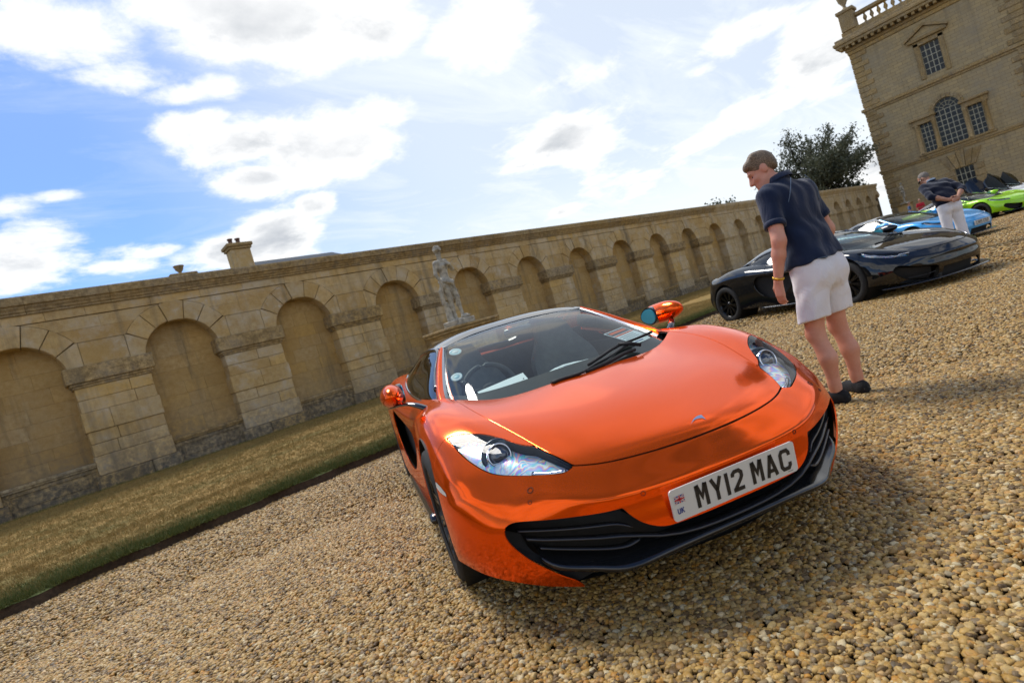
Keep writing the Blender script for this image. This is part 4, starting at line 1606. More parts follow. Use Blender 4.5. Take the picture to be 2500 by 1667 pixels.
NOSE = {  # strings from the centre line outwards; stations from the bumper lip over the nose to the tail
    0: [(0, .04, .10), (0, .010, .21), (0, .002, .32), (0, .008, .395), (0, .006, .428), (0, .070, .517), (0, .19, .577), (0, .42, .643), (0, .72, .698), (0, 1.04, .740),
        (0, 1.4, .75), (0, 1.8, .765), (0, 2.3, .80), (0, 2.8, .88), (0, 3.2, .91), (0, 3.7, .90), (0, 4.1, .87), (0, 4.38, .83), (0, 4.42, .55)],
    1: [(.2, .05, .10), (.2, .022, .21), (.2, .011, .32), (.2, .022, .395), (.2, .022, .428), (.2, .098, .516), (.2, .215, .576), (.2, .435, .642), (.2, .73, .698), (.2, 1.05, .741),
        (.2, 1.4, .75), (.2, 1.8, .765), (.2, 2.3, .80), (.2, 2.8, .88), (.2, 3.2, .91), (.2, 3.7, .90), (.2, 4.1, .87), (.2, 4.38, .83), (.2, 4.42, .55)],
    2: [(.37, .09, .10), (.38, .065, .21), (.38, .050, .32), (.38, .060, .392), (.38, .064, .431), (.392, .165, .518), (.41, .295, .581), (.44, .485, .641), (.46, .75, .696), (.475, 1.10, .743),
        (.48, 1.45, .76), (.48, 1.8, .77), (.48, 2.3, .82), (.45, 2.8, .90), (.42, 3.2, .92), (.42, 3.7, .91), (.40, 4.1, .875), (.38, 4.38, .83), (.38, 4.42, .55)],
    3: [(.50, .165, .112), (.505, .130, .21), (.505, .108, .32), (.50, .115, .388), (.50, .122, .442), (.50, .224, .524), (.52, .345, .583), (.565, .528, .643), (.615, .755, .709), (.655, 1.10, .772),
        (.68, 1.45, .80), (.70, 1.8, .80), (.70, 2.3, .84), (.66, 2.8, .92), (.62, 3.2, .935), (.60, 3.7, .925), (.58, 4.1, .88), (.55, 4.36, .83), (.55, 4.42, .55)],
    4: [(.665, .275, .135), (.665, .235, .215), (.655, .208, .32), (.645, .200, .398), (.645, .232, .470), (.65, .325, .541), (.675, .460, .613), (.70, .625, .677), (.725, .80, .729), (.75, 1.12, .781),
        (.77, 1.45, .795), (.785, 1.8, .80), (.79, 2.3, .83), (.78, 2.8, .90), (.76, 3.2, .935), (.74, 3.7, .92), (.70, 4.1, .87), (.66, 4.33, .82), (.66, 4.40, .55)],
    5: [(.782, .365, .168), (.785, .335, .24), (.775, .305, .33), (.765, .302, .398), (.762, .345, .470), (.766, .445, .552), (.79, .575, .622), (.803, .70, .678), (.81, .84, .722), (.815, 1.12, .778),
        (.825, 1.47, .775), (.84, 1.8, .77), (.86, 2.3, .79), (.87, 2.8, .85), (.86, 3.2, .90), (.845, 3.7, .885), (.80, 4.1, .83), (.75, 4.28, .79), (.75, 4.36, .55)],
    6: [(.852, .46, .185), (.862, .44, .25), (.858, .42, .33), (.85, .42, .40), (.85, .455, .475), (.853, .535, .550), (.858, .65, .613), (.863, .76, .666), (.868, .88, .706), (.873, 1.13, .752),
        (.878, 1.5, .735), (.885, 1.8, .715), (.91, 2.3, .73), (.93, 2.8, .78), (.935, 3.2, .81), (.92, 3.7, .79), (.87, 4.1, .74), (.82, 4.24, .71), (.81, 4.32, .52)],
    7: [(.905, .59, .200), (.915, .56, .26), (.913, .55, .33), (.910, .55, .39), (.908, .58, .45), (.909, .64, .515), (.910, .73, .570), (.912, .82, .615), (.914, .93, .648), (.916, 1.13, .675),
        (.90, 1.55, .64), (.885, 1.8, .59), (.905, 2.3, .585), (.945, 2.8, .60), (.955, 3.2, .63), (.948, 3.7, .62), (.90, 4.1, .58), (.85, 4.22, .56), (.84, 4.30, .48)],
    8: [(.925, .68, .200), (.93, .69, .25), (.933, .70, .31), (.934, .71, .36), (.935, .74, .41), (.935, .79, .45), (.935, .86, .48), (.936, .93, .50), (.936, 1.02, .50), (.936, 1.15, .48),
        (.92, 1.55, .40), (.90, 1.8, .36), (.91, 2.3, .36), (.945, 2.8, .40), (.955, 3.2, .42), (.95, 3.7, .42), (.91, 4.1, .42), (.86, 4.22, .42), (.85, 4.28, .40)],
    9: [(.922, .75, .19), (.925, .80, .205), (.925, .84, .22), (.925, .88, .24), (.925, .92, .25), (.925, .97, .25), (.925, 1.02, .25), (.925, 1.07, .24), (.925, 1.12, .23), (.925, 1.2, .21),
        (.92, 1.55, .17), (.91, 1.8, .15), (.92, 2.3, .15), (.94, 2.8, .17), (.95, 3.2, .19), (.945, 3.7, .22), (.91, 4.1, .26), (.87, 4.2, .30), (.85, 4.26, .32)],
}
CREASE_TOP = [(0, 0.024, 0.452), (0.2, 0.044, 0.452), (0.383, 0.090, 0.455), (0.5, 0.148, 0.464), (0.646, 0.262, 0.495), (0.763, 0.378, 0.498), (0.851, 0.48, 0.5), (0.908, 0.6, 0.472), (0.935, 0.755, 0.425), (0.925, 0.935, 0.25)]
for _k, _p in enumerate(CREASE_TOP):
    NOSE[_k] = NOSE[_k][:5] + [_p] + NOSE[_k][5:]
SCREEN = [[(0, 1.02, .726), (0, 1.35, .872), (0, 1.78, 1.018), (0, 2.28, 1.112)],
          [(.26, 1.05, .728), (.245, 1.38, .871), (.22, 1.79, 1.015), (.18, 2.275, 1.109)],
          [(.47, 1.115, .730), (.44, 1.43, .868), (.395, 1.80, 1.004), (.345, 2.24, 1.097)],
          [(.60, 1.215, .748), (.57, 1.50, .862), (.51, 1.82, .986), (.46, 2.16, 1.081)],
          [(.672, 1.43, .757), (.640, 1.63, .848), (.585, 1.85, .953), (.519, 2.096, 1.066)]]
ROOF = [[(0, 2.285, 1.116), (0, 2.38, 1.142), (0, 2.6, 1.156), (0, 2.9, 1.148), (0, 3.25, 1.08), (0, 3.6, .98), (0, 3.95, .89)],
        [(.2, 2.275, 1.112), (.2, 2.37, 1.139), (.21, 2.6, 1.153), (.21, 2.9, 1.144), (.2, 3.25, 1.075), (.19, 3.6, .976), (.19, 3.95, .89)],
        [(.36, 2.235, 1.098), (.37, 2.33, 1.124), (.385, 2.6, 1.141), (.39, 2.9, 1.132), (.37, 3.25, 1.06), (.35, 3.6, .966), (.34, 3.95, .885)],
        [(.48, 2.145, 1.079), (.495, 2.25, 1.102), (.51, 2.6, 1.118), (.515, 2.9, 1.105), (.50, 3.22, 1.04), (.47, 3.6, .955), (.44, 3.95, .88)],
        [(.532, 2.105, 1.072), (.552, 2.25, 1.086), (.575, 2.6, 1.094), (.60, 2.9, 1.06), (.64, 3.2, .985), (.62, 3.6, .925), (.56, 3.95, .87)]]
HL_UP = [(.542, .412), (.58, .453), (.613, .512), (.636, .552), (.662, .595), (.722, .665), (.771, .715), (.822, .757)]
HL_LOW = [(.822, .757), (.812, .668), (.797, .590), (.780, .530), (.760, .477), (.738, .432), (.688, .364), (.610, .290), (.548, .246)]
HL_TIP = [(.548, .246), (.512, .226), (.474, .223)]
HOODLINE = [(.474, .226), (.512, .327), (.540, .425), (.569, .545), (.601, .674), (.633, .833), (.658, 1.063), (.667, 1.265)]
HOODFRONT = [(-.2, .100), (0, .072), (.2, .100), (.308, .134), (.40, .176), (.474, .226)]
COWL = [(.667, 1.265), (.593, 1.19), (.476, 1.11), (.25, 1.05), (0, 1.032), (-.25, 1.05)]
FRONT_AXLE, REAR_AXLE = 1.035, 3.71
GRILLE = smooth_poly([(-.05, .287), (0, .287), (.24, .286), (.285, .289), (.333, .309), (.365, .334), (.385, .360), (.398, .384)],
                     [(.398, .384), (.456, .384), (.55, .390), (.62, .396), (.70, .404), (.740, .402), (.764, .388), (.772, .362), (.765, .330), (.745, .295),
                      (.715, .255), (.67, .212), (.615, .167), (.588, .148), (.566, .122), (.555, .06)], [(.555, .06), (-.05, .06)])


def wheel(parent, x, y, r, wdt, rimm, flip, lo=False):
    """alloy wheel; x is the outer face"""
    s = 1 if x > 0 else -1
    e = empty('wheel', (x, y, r - 0.018), 0.0, parent)
    seg = 24 if lo else 48
    rr = r * 0.725
    b = B()
    prof = [(rr, -s * .004), (rr + .012, s * .004), (r - .035, s * .006), (r - .012, -s * .006), (r, -s * .03)]
    if not lo:
        for k in range(4):
            g = -s * (.05 + k * (wdt - .10) / 3)
            prof += [(r, g + s * .006), (r - .008, g + s * .004), (r - .008, g - s * .004), (r, g - s * .006)]
    prof += [(r, -s * (wdt - .03)), (r - .012, -s * (wdt - .006)), (rr, -s * wdt)]
    b.lathe(prof, seg, axis='x')
    tyre = b.build('tyre', TYREM, e, True)
    b = B()
    b.lathe([(rr, -s * wdt), (rr - .02, -s * (wdt - .02)), (rr - .025, -s * .05), (rr - .012, -s * .012), (rr + .004, -s * .003), (rr + .002, -s * .012)], seg, axis='x')
    b.lathe([(.0, -s * .10), (rr - .03, -s * .10)], seg, axis='x')
    b.build('rim', RIMM, e, True)
    b = B()
    n = 10
    for k in range(n):
        a = 2 * pi * k / n + .2
        for q in (-1, 1):
            a1 = a + q * .085
            p0 = np.array([0, .045 * cos(a), .045 * sin(a)])
            p1 = np.array([0, (rr - .012) * cos(a1), (rr - .012) * sin(a1)])
            t_ = (p1 - p0) / np.linalg.norm(p1 - p0)
            nn = np.array([0, -t_[2], t_[1]])
            wv = .012
            V = []
            for (P, d0, ww) in ((p0, .035, wv * 1.1), (p1, .010, wv * .75)):
                for (sx, sn) in ((0, -1), (0, 1), (-.03, 1), (-.03, -1)):
                    V.append(P + nn * sn * ww + np.array([-s * d0 + s * sx, 0, 0]))
            b.add(V, [(0, 1, 5, 4), (1, 2, 6, 5), (2, 3, 7, 6), (3, 0, 4, 7), (0, 3, 2, 1), (4, 5, 6, 7)])
    b.build('spokes', RIMM, e, False)
    B().lathe([(0, -s * .022), (.03, -s * .022), (.036, -s * .03), (.05, -s * .036), (.055, -s * .06)], 20, axis='x').build('hub_cap', RIMM, e, True)
    if not lo:
        B().lathe([(.05, -s * .105), (.17, -s * .105), (.17, -s * .125), (.05, -s * .125)], 32, axis='x').build('brake_disc', SILVER, e, True)
    return e


def mirror_unit(root, s, paint):
    e = empty('wing_mirror', (0, 0, 0), 0.0, root)
    P = np.array([(0.0, .0, .0)])
    # egg-shaped shell, folded back along the door: long axis along y
    nu, nv = 20, 28
    V = []
    for i in range(nu + 1):
        a = pi * i / nu
        for k in range(nv):
            c = 2 * pi * k / nv
            yy = -cos(a)
            rr = math.sqrt(max(0.0, 1 - abs(yy) ** (2.0 if yy < 0 else 5.0)))
            tap = 1.0
            xx = rr * cos(c) * .070 * tap
            zz = rr * sin(c) * (.078 if sin(c) > 0 else .062) * tap
            V.append((s * (.955 + xx - .012 * yy), 1.745 + yy * .215, .876 + zz - .012 * yy))
    F = [(i * nv + k, i * nv + (k + 1) % nv, (i + 1) * nv + (k + 1) % nv, (i + 1) * nv + k) for i in range(nu) for k in range(nv)]
    if s > 0:
        F = [f[::-1] for f in F]
    mk('housing', V, F, paint, e)
    # inner (glass) side: dark bezel and mirror facing the cabin now that the unit is folded
    for nm, mat, grow, off in (('bezel', GLOSSBLK, 1.10, .0), ('mirror_glass', MIRRORG, .92, .006)):
        pts = []
        n = 40
        for k in range(n):
            a = 2 * pi * k / n
            cy, cz = cos(a), sin(a)
            yy = 1.825 + (.105 if cy > 0 else .10) * cy * grow
            zz = .872 + (.062 if cz > 0 else .050) * cz * grow * (1 - .15 * cy)
            pts.append((yy, zz))
        x0 = s * (.886 - off)
        x1 = s * (.95 - off)
        bb = B().prism(pts, x0, x1, 'x')
        mk(nm, bb.V, bb.F if s > 0 else [f[::-1] for f in bb.F], mat, e, False)
    st = curve([(s * .79, 1.46, .765), (s * .84, 1.50, .80), (s * .89, 1.56, .822), (s * .95, 1.66, .822), (s * .995, 1.79, .81)], 16)
    B().tube(st, [.026, .026, .025, .024, .022, .02, .019, .018, .017, .016, .015, .014, .012, .01, .008, .005], 10, (1.0, .55)).build('stalk', GLOSSBLK, e, True)
    return e


def headlight(root, sgn, lens, projector=True):
    e = empty('headlight', (0, 0, 0), 0.0, root)
    Sx = lens if sgn > 0 else lens.mirrored()
    Sx.build('lens', LENS_GL, e)
    # black gasket ring just under the lens edge
    ring = Sx.offset(-.004)
    deep = Sx.offset(-.045)
    deep.build('reflector', IRID, e)
    cnt = {}
    for f in Sx.F:
        for q in range(len(f)):
            a, b_ = f[q], f[(q + 1) % len(f)]
            key = (min(a, b_), max(a, b_))
            cnt[key] = None if key in cnt else (a, b_)
    bb = B()
    for k, ed in cnt.items():
        if ed is None:
            continue
        a, b_ = ed
        V = [ring.V[b_], ring.V[a], deep.V[a] - Sx.N[a] * .01, deep.V[b_] - Sx.N[b_] * .01]
        bb.add(V, [(0, 1, 2, 3)])
    bb.build('gasket', MATTBLK, e)
    if projector:
        c = Vector((sgn * .668, .500, .5985))
        ax = Vector((sgn * .12, -1.0, .30)).normalized()
        q = ax.to_track_quat('Z', 'Y')

        def place(b_):
            b_.V = [tuple(q @ Vector(v) + c) for v in b_.V]
            return b_
        place(B().lathe([(.050, -.06), (.050, -.002), (.046, .006), (.0425, .003), (.041, -.012)], 40)).build('projector_ring', CHROME, e, True)
        place(B().lathe([(.0, .012), (.014, .010), (.028, .004), (.039, -.006), (.042, -.02)], 40)).build('projector_lens', PROJ, e, True)
        place(B().lathe([(.051, -.030), (.062, -.022), (.070, -.024), (.074, -.04)], 40)).build('bezel', LAMPDARK, e, True)
        # daytime light bar towards the nose tip
        bar = curve([(sgn * .60, .335, .525), (sgn * .55, .285, .517), (sgn * .50, .246, .516)], 10)
        b2 = B().tube(bar, [.010] * 10, 8)
        b2.build('light_bar', CHROME, e, True)
    else:
        ed = curve([(sgn * .585, .275, .492), (sgn * .68, .345, .535), (sgn * .765, .455, .575), (sgn * .825, .60, .62), (sgn * .845, .74, .665)], 18)
        k_ = [int(np.argmin(((Sx.V[:, :2] - p[:2]) ** 2).sum(1))) for p in ed]
        path = np.array([Sx.V[i] + Sx.N[i] * .004 for i in k_])
        B().tube(path, .007, 6).build('light_bar', CHROME, e, True)
    return e


def plate(root, text, flag=True):
    e = empty('number_plate', (0, 0, 0), 0.0, root)
    y0 = lambda v: -.0045 + (.5 - v) * .011 - .004
    w2, h = .26, .111
    zc = .2965
    pts = []
    for cx_, cz_, a0 in ((w2 - .012, .012, -90), (w2 - .012, h - .012, 0), (-w2 + .012, h - .012, 90), (-w2 + .012, .012, 180)):
        for k in range(5):
            a = radians(a0 + 22.5 * k)
            pts.append((cx_ + .012 * cos(a), cz_ + .012 * sin(a)))
    b = B()
    n = len(pts)
    V = [(x, y0(z_ / h), zc + z_) for x, z_ in pts] + [(x, y0(z_ / h) + .006, zc + z_) for x, z_ in pts]
    b.add(V, [tuple(range(n)), tuple(range(2 * n - 1, n - 1, -1))] + [(i, i + n, (i + 1) % n + n, (i + 1) % n) for i in range(n)])
    b.build('plate_board', PLATEW, e)
    q, wd = lettering(text, .001)
    x0 = .095 - w2 if flag else -wd / 2
    pl_ = lambda u, v: (x0 + u, y0((v + .016) / h) - .0012, zc + .016 + v)
    flat_quads(q, pl_).build('characters', PLATEK, e)
    if flag:
        pl2 = lambda u, v: (-w2 + .014 + u, y0((v + .06) / h) - .0012, zc + .060 + v)
        fw, fh = .038, .026
        flat_quads([[(0, 0), (fw, 0), (fw, fh), (0, fh)]], pl2).build('flag_field', INKBLUE, e)
        pl3 = lambda u, v: (-w2 + .014 + u, y0((v + .06) / h) - .0018, zc + .060 + v)
        wq = []
        for a_, b_ in (((0, 0), (fw, fh)), ((0, fh), (fw, 0))):
            wq += stroke2d([a_, b_], .0052)
        wq += stroke2d([(fw / 2, 0), (fw / 2, fh)], .0095) + stroke2d([(0, fh / 2), (fw, fh / 2)], .0095)
        flat_quads(wq, pl3).build('flag_white', PLATEW, e)
        pl4 = lambda u, v: (-w2 + .014 + u, y0((v + .06) / h) - .0024, zc + .060 + v)
        rq = stroke2d([(fw / 2, 0), (fw / 2, fh)], .0056) + stroke2d([(0, fh / 2), (fw, fh / 2)], .0056)
        for a_, b_ in (((0, 0), (fw, fh)), ((0, fh), (fw, 0))):
            rq += stroke2d([a_, b_], .0016)
        flat_quads(rq, pl4).build('flag_red', INKRED, e)
        q2, _ = lettering('UK', .00024, 15, 9)
        pl5 = lambda u, v: (-w2 + .017 + u, y0((v + .024) / h) - .0012, zc + .024 + v)
        flat_quads(q2, pl5).build('country_letters', INKBLUE, e)
        flat_quads([[(0, 0), (.022, 0), (.022, .0016), (0, .0016)]], lambda u, v: (w2 - .045 + u, y0(.09) - .0012, zc + .009 + v)).build('maker_mark', PLATEK, e)
    return e


def slat(root, pts, w_=.012, th=.004, name='grille_slat', mat=None):
    P = curve(pts, 24)
    b = B()
    V = []
    for p in P:
        for dy, dz in ((0, th), (-.003, 0), (0, -th), (w_ * 3, -th * .6), (w_ * 3, th * .6)):
            V.append((p[0], p[1] + dy, p[2] + dz))
    n = 5
    F = [(i * n + k, (i + 1) * n + k, (i + 1) * n + (k + 1) % n, i * n + (k + 1) % n) for i in range(len(P) - 1) for k in range(n)]
    F += [tuple(range(n)), tuple(range(len(P) * n - 1, len(P) * n - 1 - n, -1))]
    b.add(V, F)
    return b.build(name, mat or SLATM, root, True)


def build_car(loc, rz, paint, style='12c', plate_text=None, flag=False, hero=False, doors_up=False, lo=True, roof_mat=None):
    root = empty('sports_car', loc, rz)
    P = np.array([NOSE[k] for k in range(10)])
    nu, st = (150, lambda j: .009 if j < 10 else .022) if hero else (54, lambda j: .022 if j < 10 else .045)
    R = net(P, nu, st, True)
    R[0, :, 0] = 0.0
    N = grid_normals(R, True)
    # outward: centre hood normal must point up
    if N[2, int(R.shape[1] * .35), 2] < 0:
        N = -N
    G = Surf.from_grid(R, N)
    f0 = G.F[5]
    fn_ = np.cross(G.V[f0[1]] - G.V[f0[0]], G.V[f0[2]] - G.V[f0[0]])
    if fn_ @ G.N[f0[0]] < 0:
        G.F = [f[::-1] for f in G.F]
    arch = lambda V: np.minimum(np.hypot(V[:, 1] - FRONT_AXLE, V[:, 2] - .325) - .358, np.hypot(V[:, 1] - REAR_AXLE, V[:, 2] - .345) - .378)
    arch = only(arch, lambda V: V[:, 0] > .6)
    cabin_poly = [(-.3, 1.04)] + [tuple(p) for p in curve(COWL[::-1], 30)] + [(.70, 1.47), (.75, 1.7), (.78, 2.0), (.79, 2.4), (.765, 2.78), (.60, 2.85), (-.3, 2.85)]
    cabin = poly_sd(cabin_poly, [0, 1])
    intake = only(poly_sd(smooth_poly([(2.02, .60), (2.3, .665), (2.62, .71), (2.80, .70), (2.86, .62), (2.83, .48), (2.70, .36), (2.5, .30), (2.3, .315), (2.16, .40), (2.06, .50), (2.02, .60)]), [1, 2]), lambda V: V[:, 0] > .8)
    front = lambda V: V[:, 1] < .48
    if style == '12c':
        grille = only(poly_sd(GRILLE, [0, 2]), front)
        hl = only(poly_sd(smooth_poly(HL_UP, HL_LOW, HL_TIP, [(.474, .223), (.512, .322), (.542, .412)]), [0, 1]), lambda V: V[:, 2] > .46)
    else:
        gp = smooth_poly([(.40, .285), (.46, .30), (.58, .33), (.70, .375), (.79, .40), (.82, .36), (.80, .28), (.72, .20), (.62, .15), (.5, .13), (.42, .14), (.40, .285)])
        g1 = only(poly_sd(gp, [0, 2]), front)
        g2 = only(poly_sd([(-.05, .245), (.34, .245), (.37, .13), (.37, .05), (-.05, .05)], [0, 2]), front)
        grille = lambda V: np.minimum(g1(V), g2(V))
        hp = smooth_poly([(.56, .30), (.64, .37), (.72, .47), (.78, .60), (.80, .74), (.845, .80), (.86, .70), (.83, .56), (.76, .42), (.66, .30), (.60, .25), (.56, .30)])
        hl = only(poly_sd(hp, [0, 1]), lambda V: V[:, 2] > .42)
    # dark shell under the panels
    sh = G.offset(-.016)
    for fn in (arch, cabin, intake, grille, lambda V: only(hl, lambda W_: W_[:, 2] > .40)(V)):
        sh = sh.cut(fn, 0.0, 'out')
    sh2 = sh.joined(sh.mirrored())
    sh2.build('inner_shell', MATTBLK, root)
    cav = G.offset(-.10).cut(grille, -.0, 'in')
    if cav.F:
        cav.joined(cav.mirrored()).build('grille_cavity', MATTBLK, root)
    cav = G.offset(-.07).cut(intake, -.09, 'in')
    for sd in (1, -1):
        c_ = cav if sd > 0 else cav.mirrored()
        c_.build('intake_cavity', MATTBLK, root)
    g = .0030 if hero else .005
    S_ = G.cut(grille, 0, 'out')
    S_ = S_.cut(arch, 0, 'out')
    S_ = S_.cut(cabin, 0, 'out')
    S_ = S_.cut(intake, 0, 'out')
    lens, S_ = S_.cut(hl, .0016)
    if hero:
        mk_fn = only(poly_sd([(.600, .487), (.614, .503), (.665, .522), (.735, .535), (.745, .514), (.68, .497)], [1, 2]), lambda V: V[:, 0] > .85)
        marker, S_ = S_.cut(mk_fn, .001)
        for sd in (1, -1):
            (marker if sd > 0 else marker.mirrored()).build('side_marker', AMBERW, root)
    hood_fn = only(poly_sd(smooth_poly(HOODFRONT, HOODLINE, COWL), [0, 1]), lambda V: V[:, 2] > .44)
    hood, S_ = S_.cut(hood_fn, g)
    fend_poly = smooth_poly(HL_UP, [(.822, .757), (1.1, .80), (1.1, 1.50), (.80, 1.50), (.72, 1.47)], [(.67, 1.262)] + [(x + .0005, y) for x, y in HOODLINE[::-1][1:6]])
    fend, S_ = S_.cut(poly_sd(fend_poly, [0, 1]), g * .6)
    bump, S_ = S_.cut(lambda V: V[:, 1] - 1.0, 0)
    door_poly = smooth_poly([(1.505, .80), (1.505, .5), (1.56, .30), (1.7, .2)], [(1.7, .2), (2.35, .2)], [(2.35, .2), (2.16, .38), (2.0, .60), (2.2, .69), (2.55, .75), (2.62, .95)], [(2.62, .95), (2.62, 1.0), (1.505, 1.0)])
    door, S_ = S_.cut(only(poly_sd(door_poly, [1, 2]), lambda V: V[:, 0] > .5), g)
    lip = .004 if hero else .006
    hood.joined(hood.mirrored()).build('hood', paint, root, lip)
    bump.joined(bump.mirrored()).build('front_bumper', paint, root, lip * 1.3)
    for sd in (1, -1):
        f = (lambda q: q) if sd > 0 else (lambda q: q.mirrored())
        f(fend).build('fender', paint, root, lip * 1.5)
        dr = f(door).build('door', paint, root, lip)
        f(S_).build('rear_quarter', paint, root, lip * 1.5)
        headlight(root, sd, lens, style == '12c')
        for y_, r_, wd, xo in ((FRONT_AXLE, .323, .235, .925), (REAR_AXLE, .345, .30, .94)):
            wheel(root, sd * xo, y_, r_, wd, RIMM, sd < 0, lo)
        mirror_unit(root, sd, paint)
        for y_, r_, z_ in ((FRONT_AXLE, .362, .325), (REAR_AXLE, .382, .345)):
            B().lathe([(.02, sd * .52), (r_, sd * .52), (r_, sd * .915)], 36, (0, y_, z_), 'x').build('wheel_arch_liner', MATTBLK, root, True)
    # ---- glasshouse
    Rs = net(np.array(SCREEN), 40 if hero else 16, .03 if hero else .09, True)
    Rs[0, :, 0] = 0
    Ns = grid_normals(Rs, True)
    if Ns[3, 5, 2] < 0:
        Ns = -Ns
    nS, mS = Rs.shape[:2]
    W_ = Surf.from_grid(Rs, Ns)
    if np.cross(W_.V[W_.F[3][1]] - W_.V[W_.F[3][0]], W_.V[W_.F[3][2]] - W_.V[W_.F[3][0]]) @ W_.N[W_.F[3][0]] < 0:
        W_.F = [f[::-1] for f in W_.F]
    uu, vv = np.meshgrid(np.linspace(0, 1, nS), np.linspace(0, 1, mS), indexing='ij')
    W_uv = np.stack([uu.ravel(), vv.ravel()], 1)
    ip = [(-.1, .135), (.80, .105), (.925, .125), (.955, .20), (.955, .93), (.93, .965), (-.1, .972)]
    frit_f = poly_sd(ip, [0, 1])(W_uv)
    gl_, fr_ = W_._clip(frit_f, -1), W_._clip(frit_f, 1)
    W_.joined(W_.mirrored()).build('windscreen', SCREEN_GL, root)
    fr2 = fr_.offset(-.003)
    fr2.joined(fr2.mirrored()).build('windscreen_border', MATTBLK, root)
    # roof
    Rr = net(np.array(ROOF), 30 if hero else 14, .04 if hero else .1, True)
    Rr[0, :, 0] = 0
    Nr = grid_normals(Rr, True)
    if Nr[3, 5, 2] < 0:
        Nr = -Nr
    Q = Surf.from_grid(Rr, Nr)
    if np.cross(Q.V[Q.F[3][1]] - Q.V[Q.F[3][0]], Q.V[Q.F[3][2]] - Q.V[Q.F[3][0]]) @ Q.N[Q.F[3][0]] < 0:
        Q.F = [f[::-1] for f in Q.F]
    roof, rear = Q.cut(lambda V: V[:, 1] - 2.98, 0)
    roof.joined(roof.mirrored()).build('roof', roof_mat or GLOSSBLK, root, .02)
    rwin, rear = rear.cut(poly_sd([(-.2, 3.02), (.40, 3.02), (.44, 3.08), (.40, 3.52), (.34, 3.58), (-.2, 3.58)], [0, 1]), .002)
    rwin.joined(rwin.mirrored()).build('rear_window', SCREEN_GL, root)
    rear.joined(rear.mirrored()).build('engine_cover', GLOSSBLK, root, .01)
    # pillars and side windows
    pil_in = np.array([(.672, 1.43, .757), (.660, 1.52, .800), (.640, 1.63, .848), (.585, 1.85, .953), (.519, 2.096, 1.066)])
    pil_out = np.array([(.715, 1.42, .790), (.703, 1.53, .833), (.675, 1.66, .883), (.610, 1.89, .985), (.535, 2.11, 1.078)])
    pil_sd = np.array([(.735, 1.44, .775), (.722, 1.55, .812), (.696, 1.68, .86), (.633, 1.905, .96), (.556, 2.13, 1.06)])
    ci, co_, cs_ = curve(pil_in, 30), curve(pil_out, 30), curve(pil_sd, 30)
    top_w = curve([(.728, 1.46, .786), (.690, 1.70, .868), (.632, 1.915, .955), (.560, 2.14, 1.055), (.585, 2.45, 1.078), (.605, 2.75, 1.062), (.635, 2.98, 1.005), (.70, 3.12, .945)], 40)
    bot_w = curve([(.735, 1.45, .77), (.775, 1.7, .785), (.797, 2.0, .803), (.805, 2.4, .835), (.785, 2.75, .885), (.72, 3.12, .94)], 40)
    for sd in (1, -1):
        m3 = np.array([sd, 1, 1.0])
        t1 = ci + (co_ - ci) * .42 + np.array([0, 0, .004])
        bb = B().grid(np.stack([ci + np.array([0, 0, .002]), t1], 0) * m3)
        bb.build('pillar_trim', SILVER, root, True)
        mid_ = co_ + np.array([0, 0, .004])
        bb = B().grid(np.stack([t1, t1 * .35 + mid_ * .65 + np.array([.002, 0, .004]), mid_, cs_ * .5 + mid_ * .5 + np.array([.008, 0, .0]), cs_], 0) * m3)
        bb.build('windscreen_pillar', paint, root, True)
        sw = [bot_w * (1 - a) + top_w * a + np.array([.012 * 4 * a * (1 - a), 0, 0]) for a in np.linspace(0, 1, 7)]
        B().grid(np.stack(sw, 0) * m3).build('side_window', SIDE_GL, root, True)
        B().tube(top_w[4:] * m3, .016, 8).build('cant_rail', GLOSSBLK, root, True)
        B().tube(bot_w * m3, .009, 6).build('window_seal', GLOSSBLK, root, True)
        sp_ = curve([(.93, 2.88, .16), (.925, 2.3, .14), (.925, 1.5, .155)], 12) * m3
        B().tube(sp_, .03, 8, (1, .7)).build('side_skirt', CARBON, root, True)
    # ---- cabin
    b = B()
    dash = np.array([[(x, y, z) for x in np.linspace(-.70, .70, 15)] for y, z in ((1.08, .712), (1.3, .735), (1.5, .752), (1.58, .745), (1.62, .70), (1.62, .45))])
    dash[:, :, 1] += .18 * (np.abs(dash[:, :, 0]) / .7) ** 2 * (dash[:, :, 1] < 1.4)
    b.grid(dash)
    b.build('dashboard', CABIN, root, True)
    b = B().box((-.74, 1.3, .20), (.74, 2.85, .24)).box((-.74, 2.72, .2), (.74, 2.78, .93)).box((-.80, 1.5, .2), (-.76, 2.8, .78)).box((.76, 1.5, .2), (.80, 2.8, .78)).box((-.11, 1.6, .24), (.11, 2.72, .50), .03)
    b.build('cabin_tub', CABIN, root)
    for sd in (1, -1):
        e = empty('seat', (0, 0, 0), 0, root)
        pr = [(2.02, .36), (2.08, .42), (2.18, .44)]
        back = net(np.array([[(sd * .37 + dx * wx, y + dx * dx * 2.2 * .0 - abs(dx) * .0, z) for (y, z, wx) in ((2.16, .40, 1.0), (2.26, .60, 1.05), (2.36, .80, .95), (2.41, .92, .62), (2.44, 1.0, .52), (2.46, 1.05, .40))] for dx in (-.24, -.19, -.1, 0, .1, .19, .24)]), 20, .05)
        for i in range(back.shape[0]):
            dxn = abs(i / (back.shape[0] - 1) * 2 - 1)
            back[i, :, 1] -= .07 * dxn ** 3
        th = back.copy()
        th[:, :, 1] += .10
        bb = B().grid(back).grid(th[::-1])
        bb.grid(np.stack([back[0], th[0]], 0)).grid(np.stack([th[-1], back[-1]], 0)).grid(np.stack([back[:, -1], th[:, -1]], 1))
        bb.build('backrest', SEATM, e, True)
        B().box((sd * .37 - .25, 1.75, .30), (sd * .37 + .25, 2.3, .44), .05).build('cushion', SEATM, e, True)
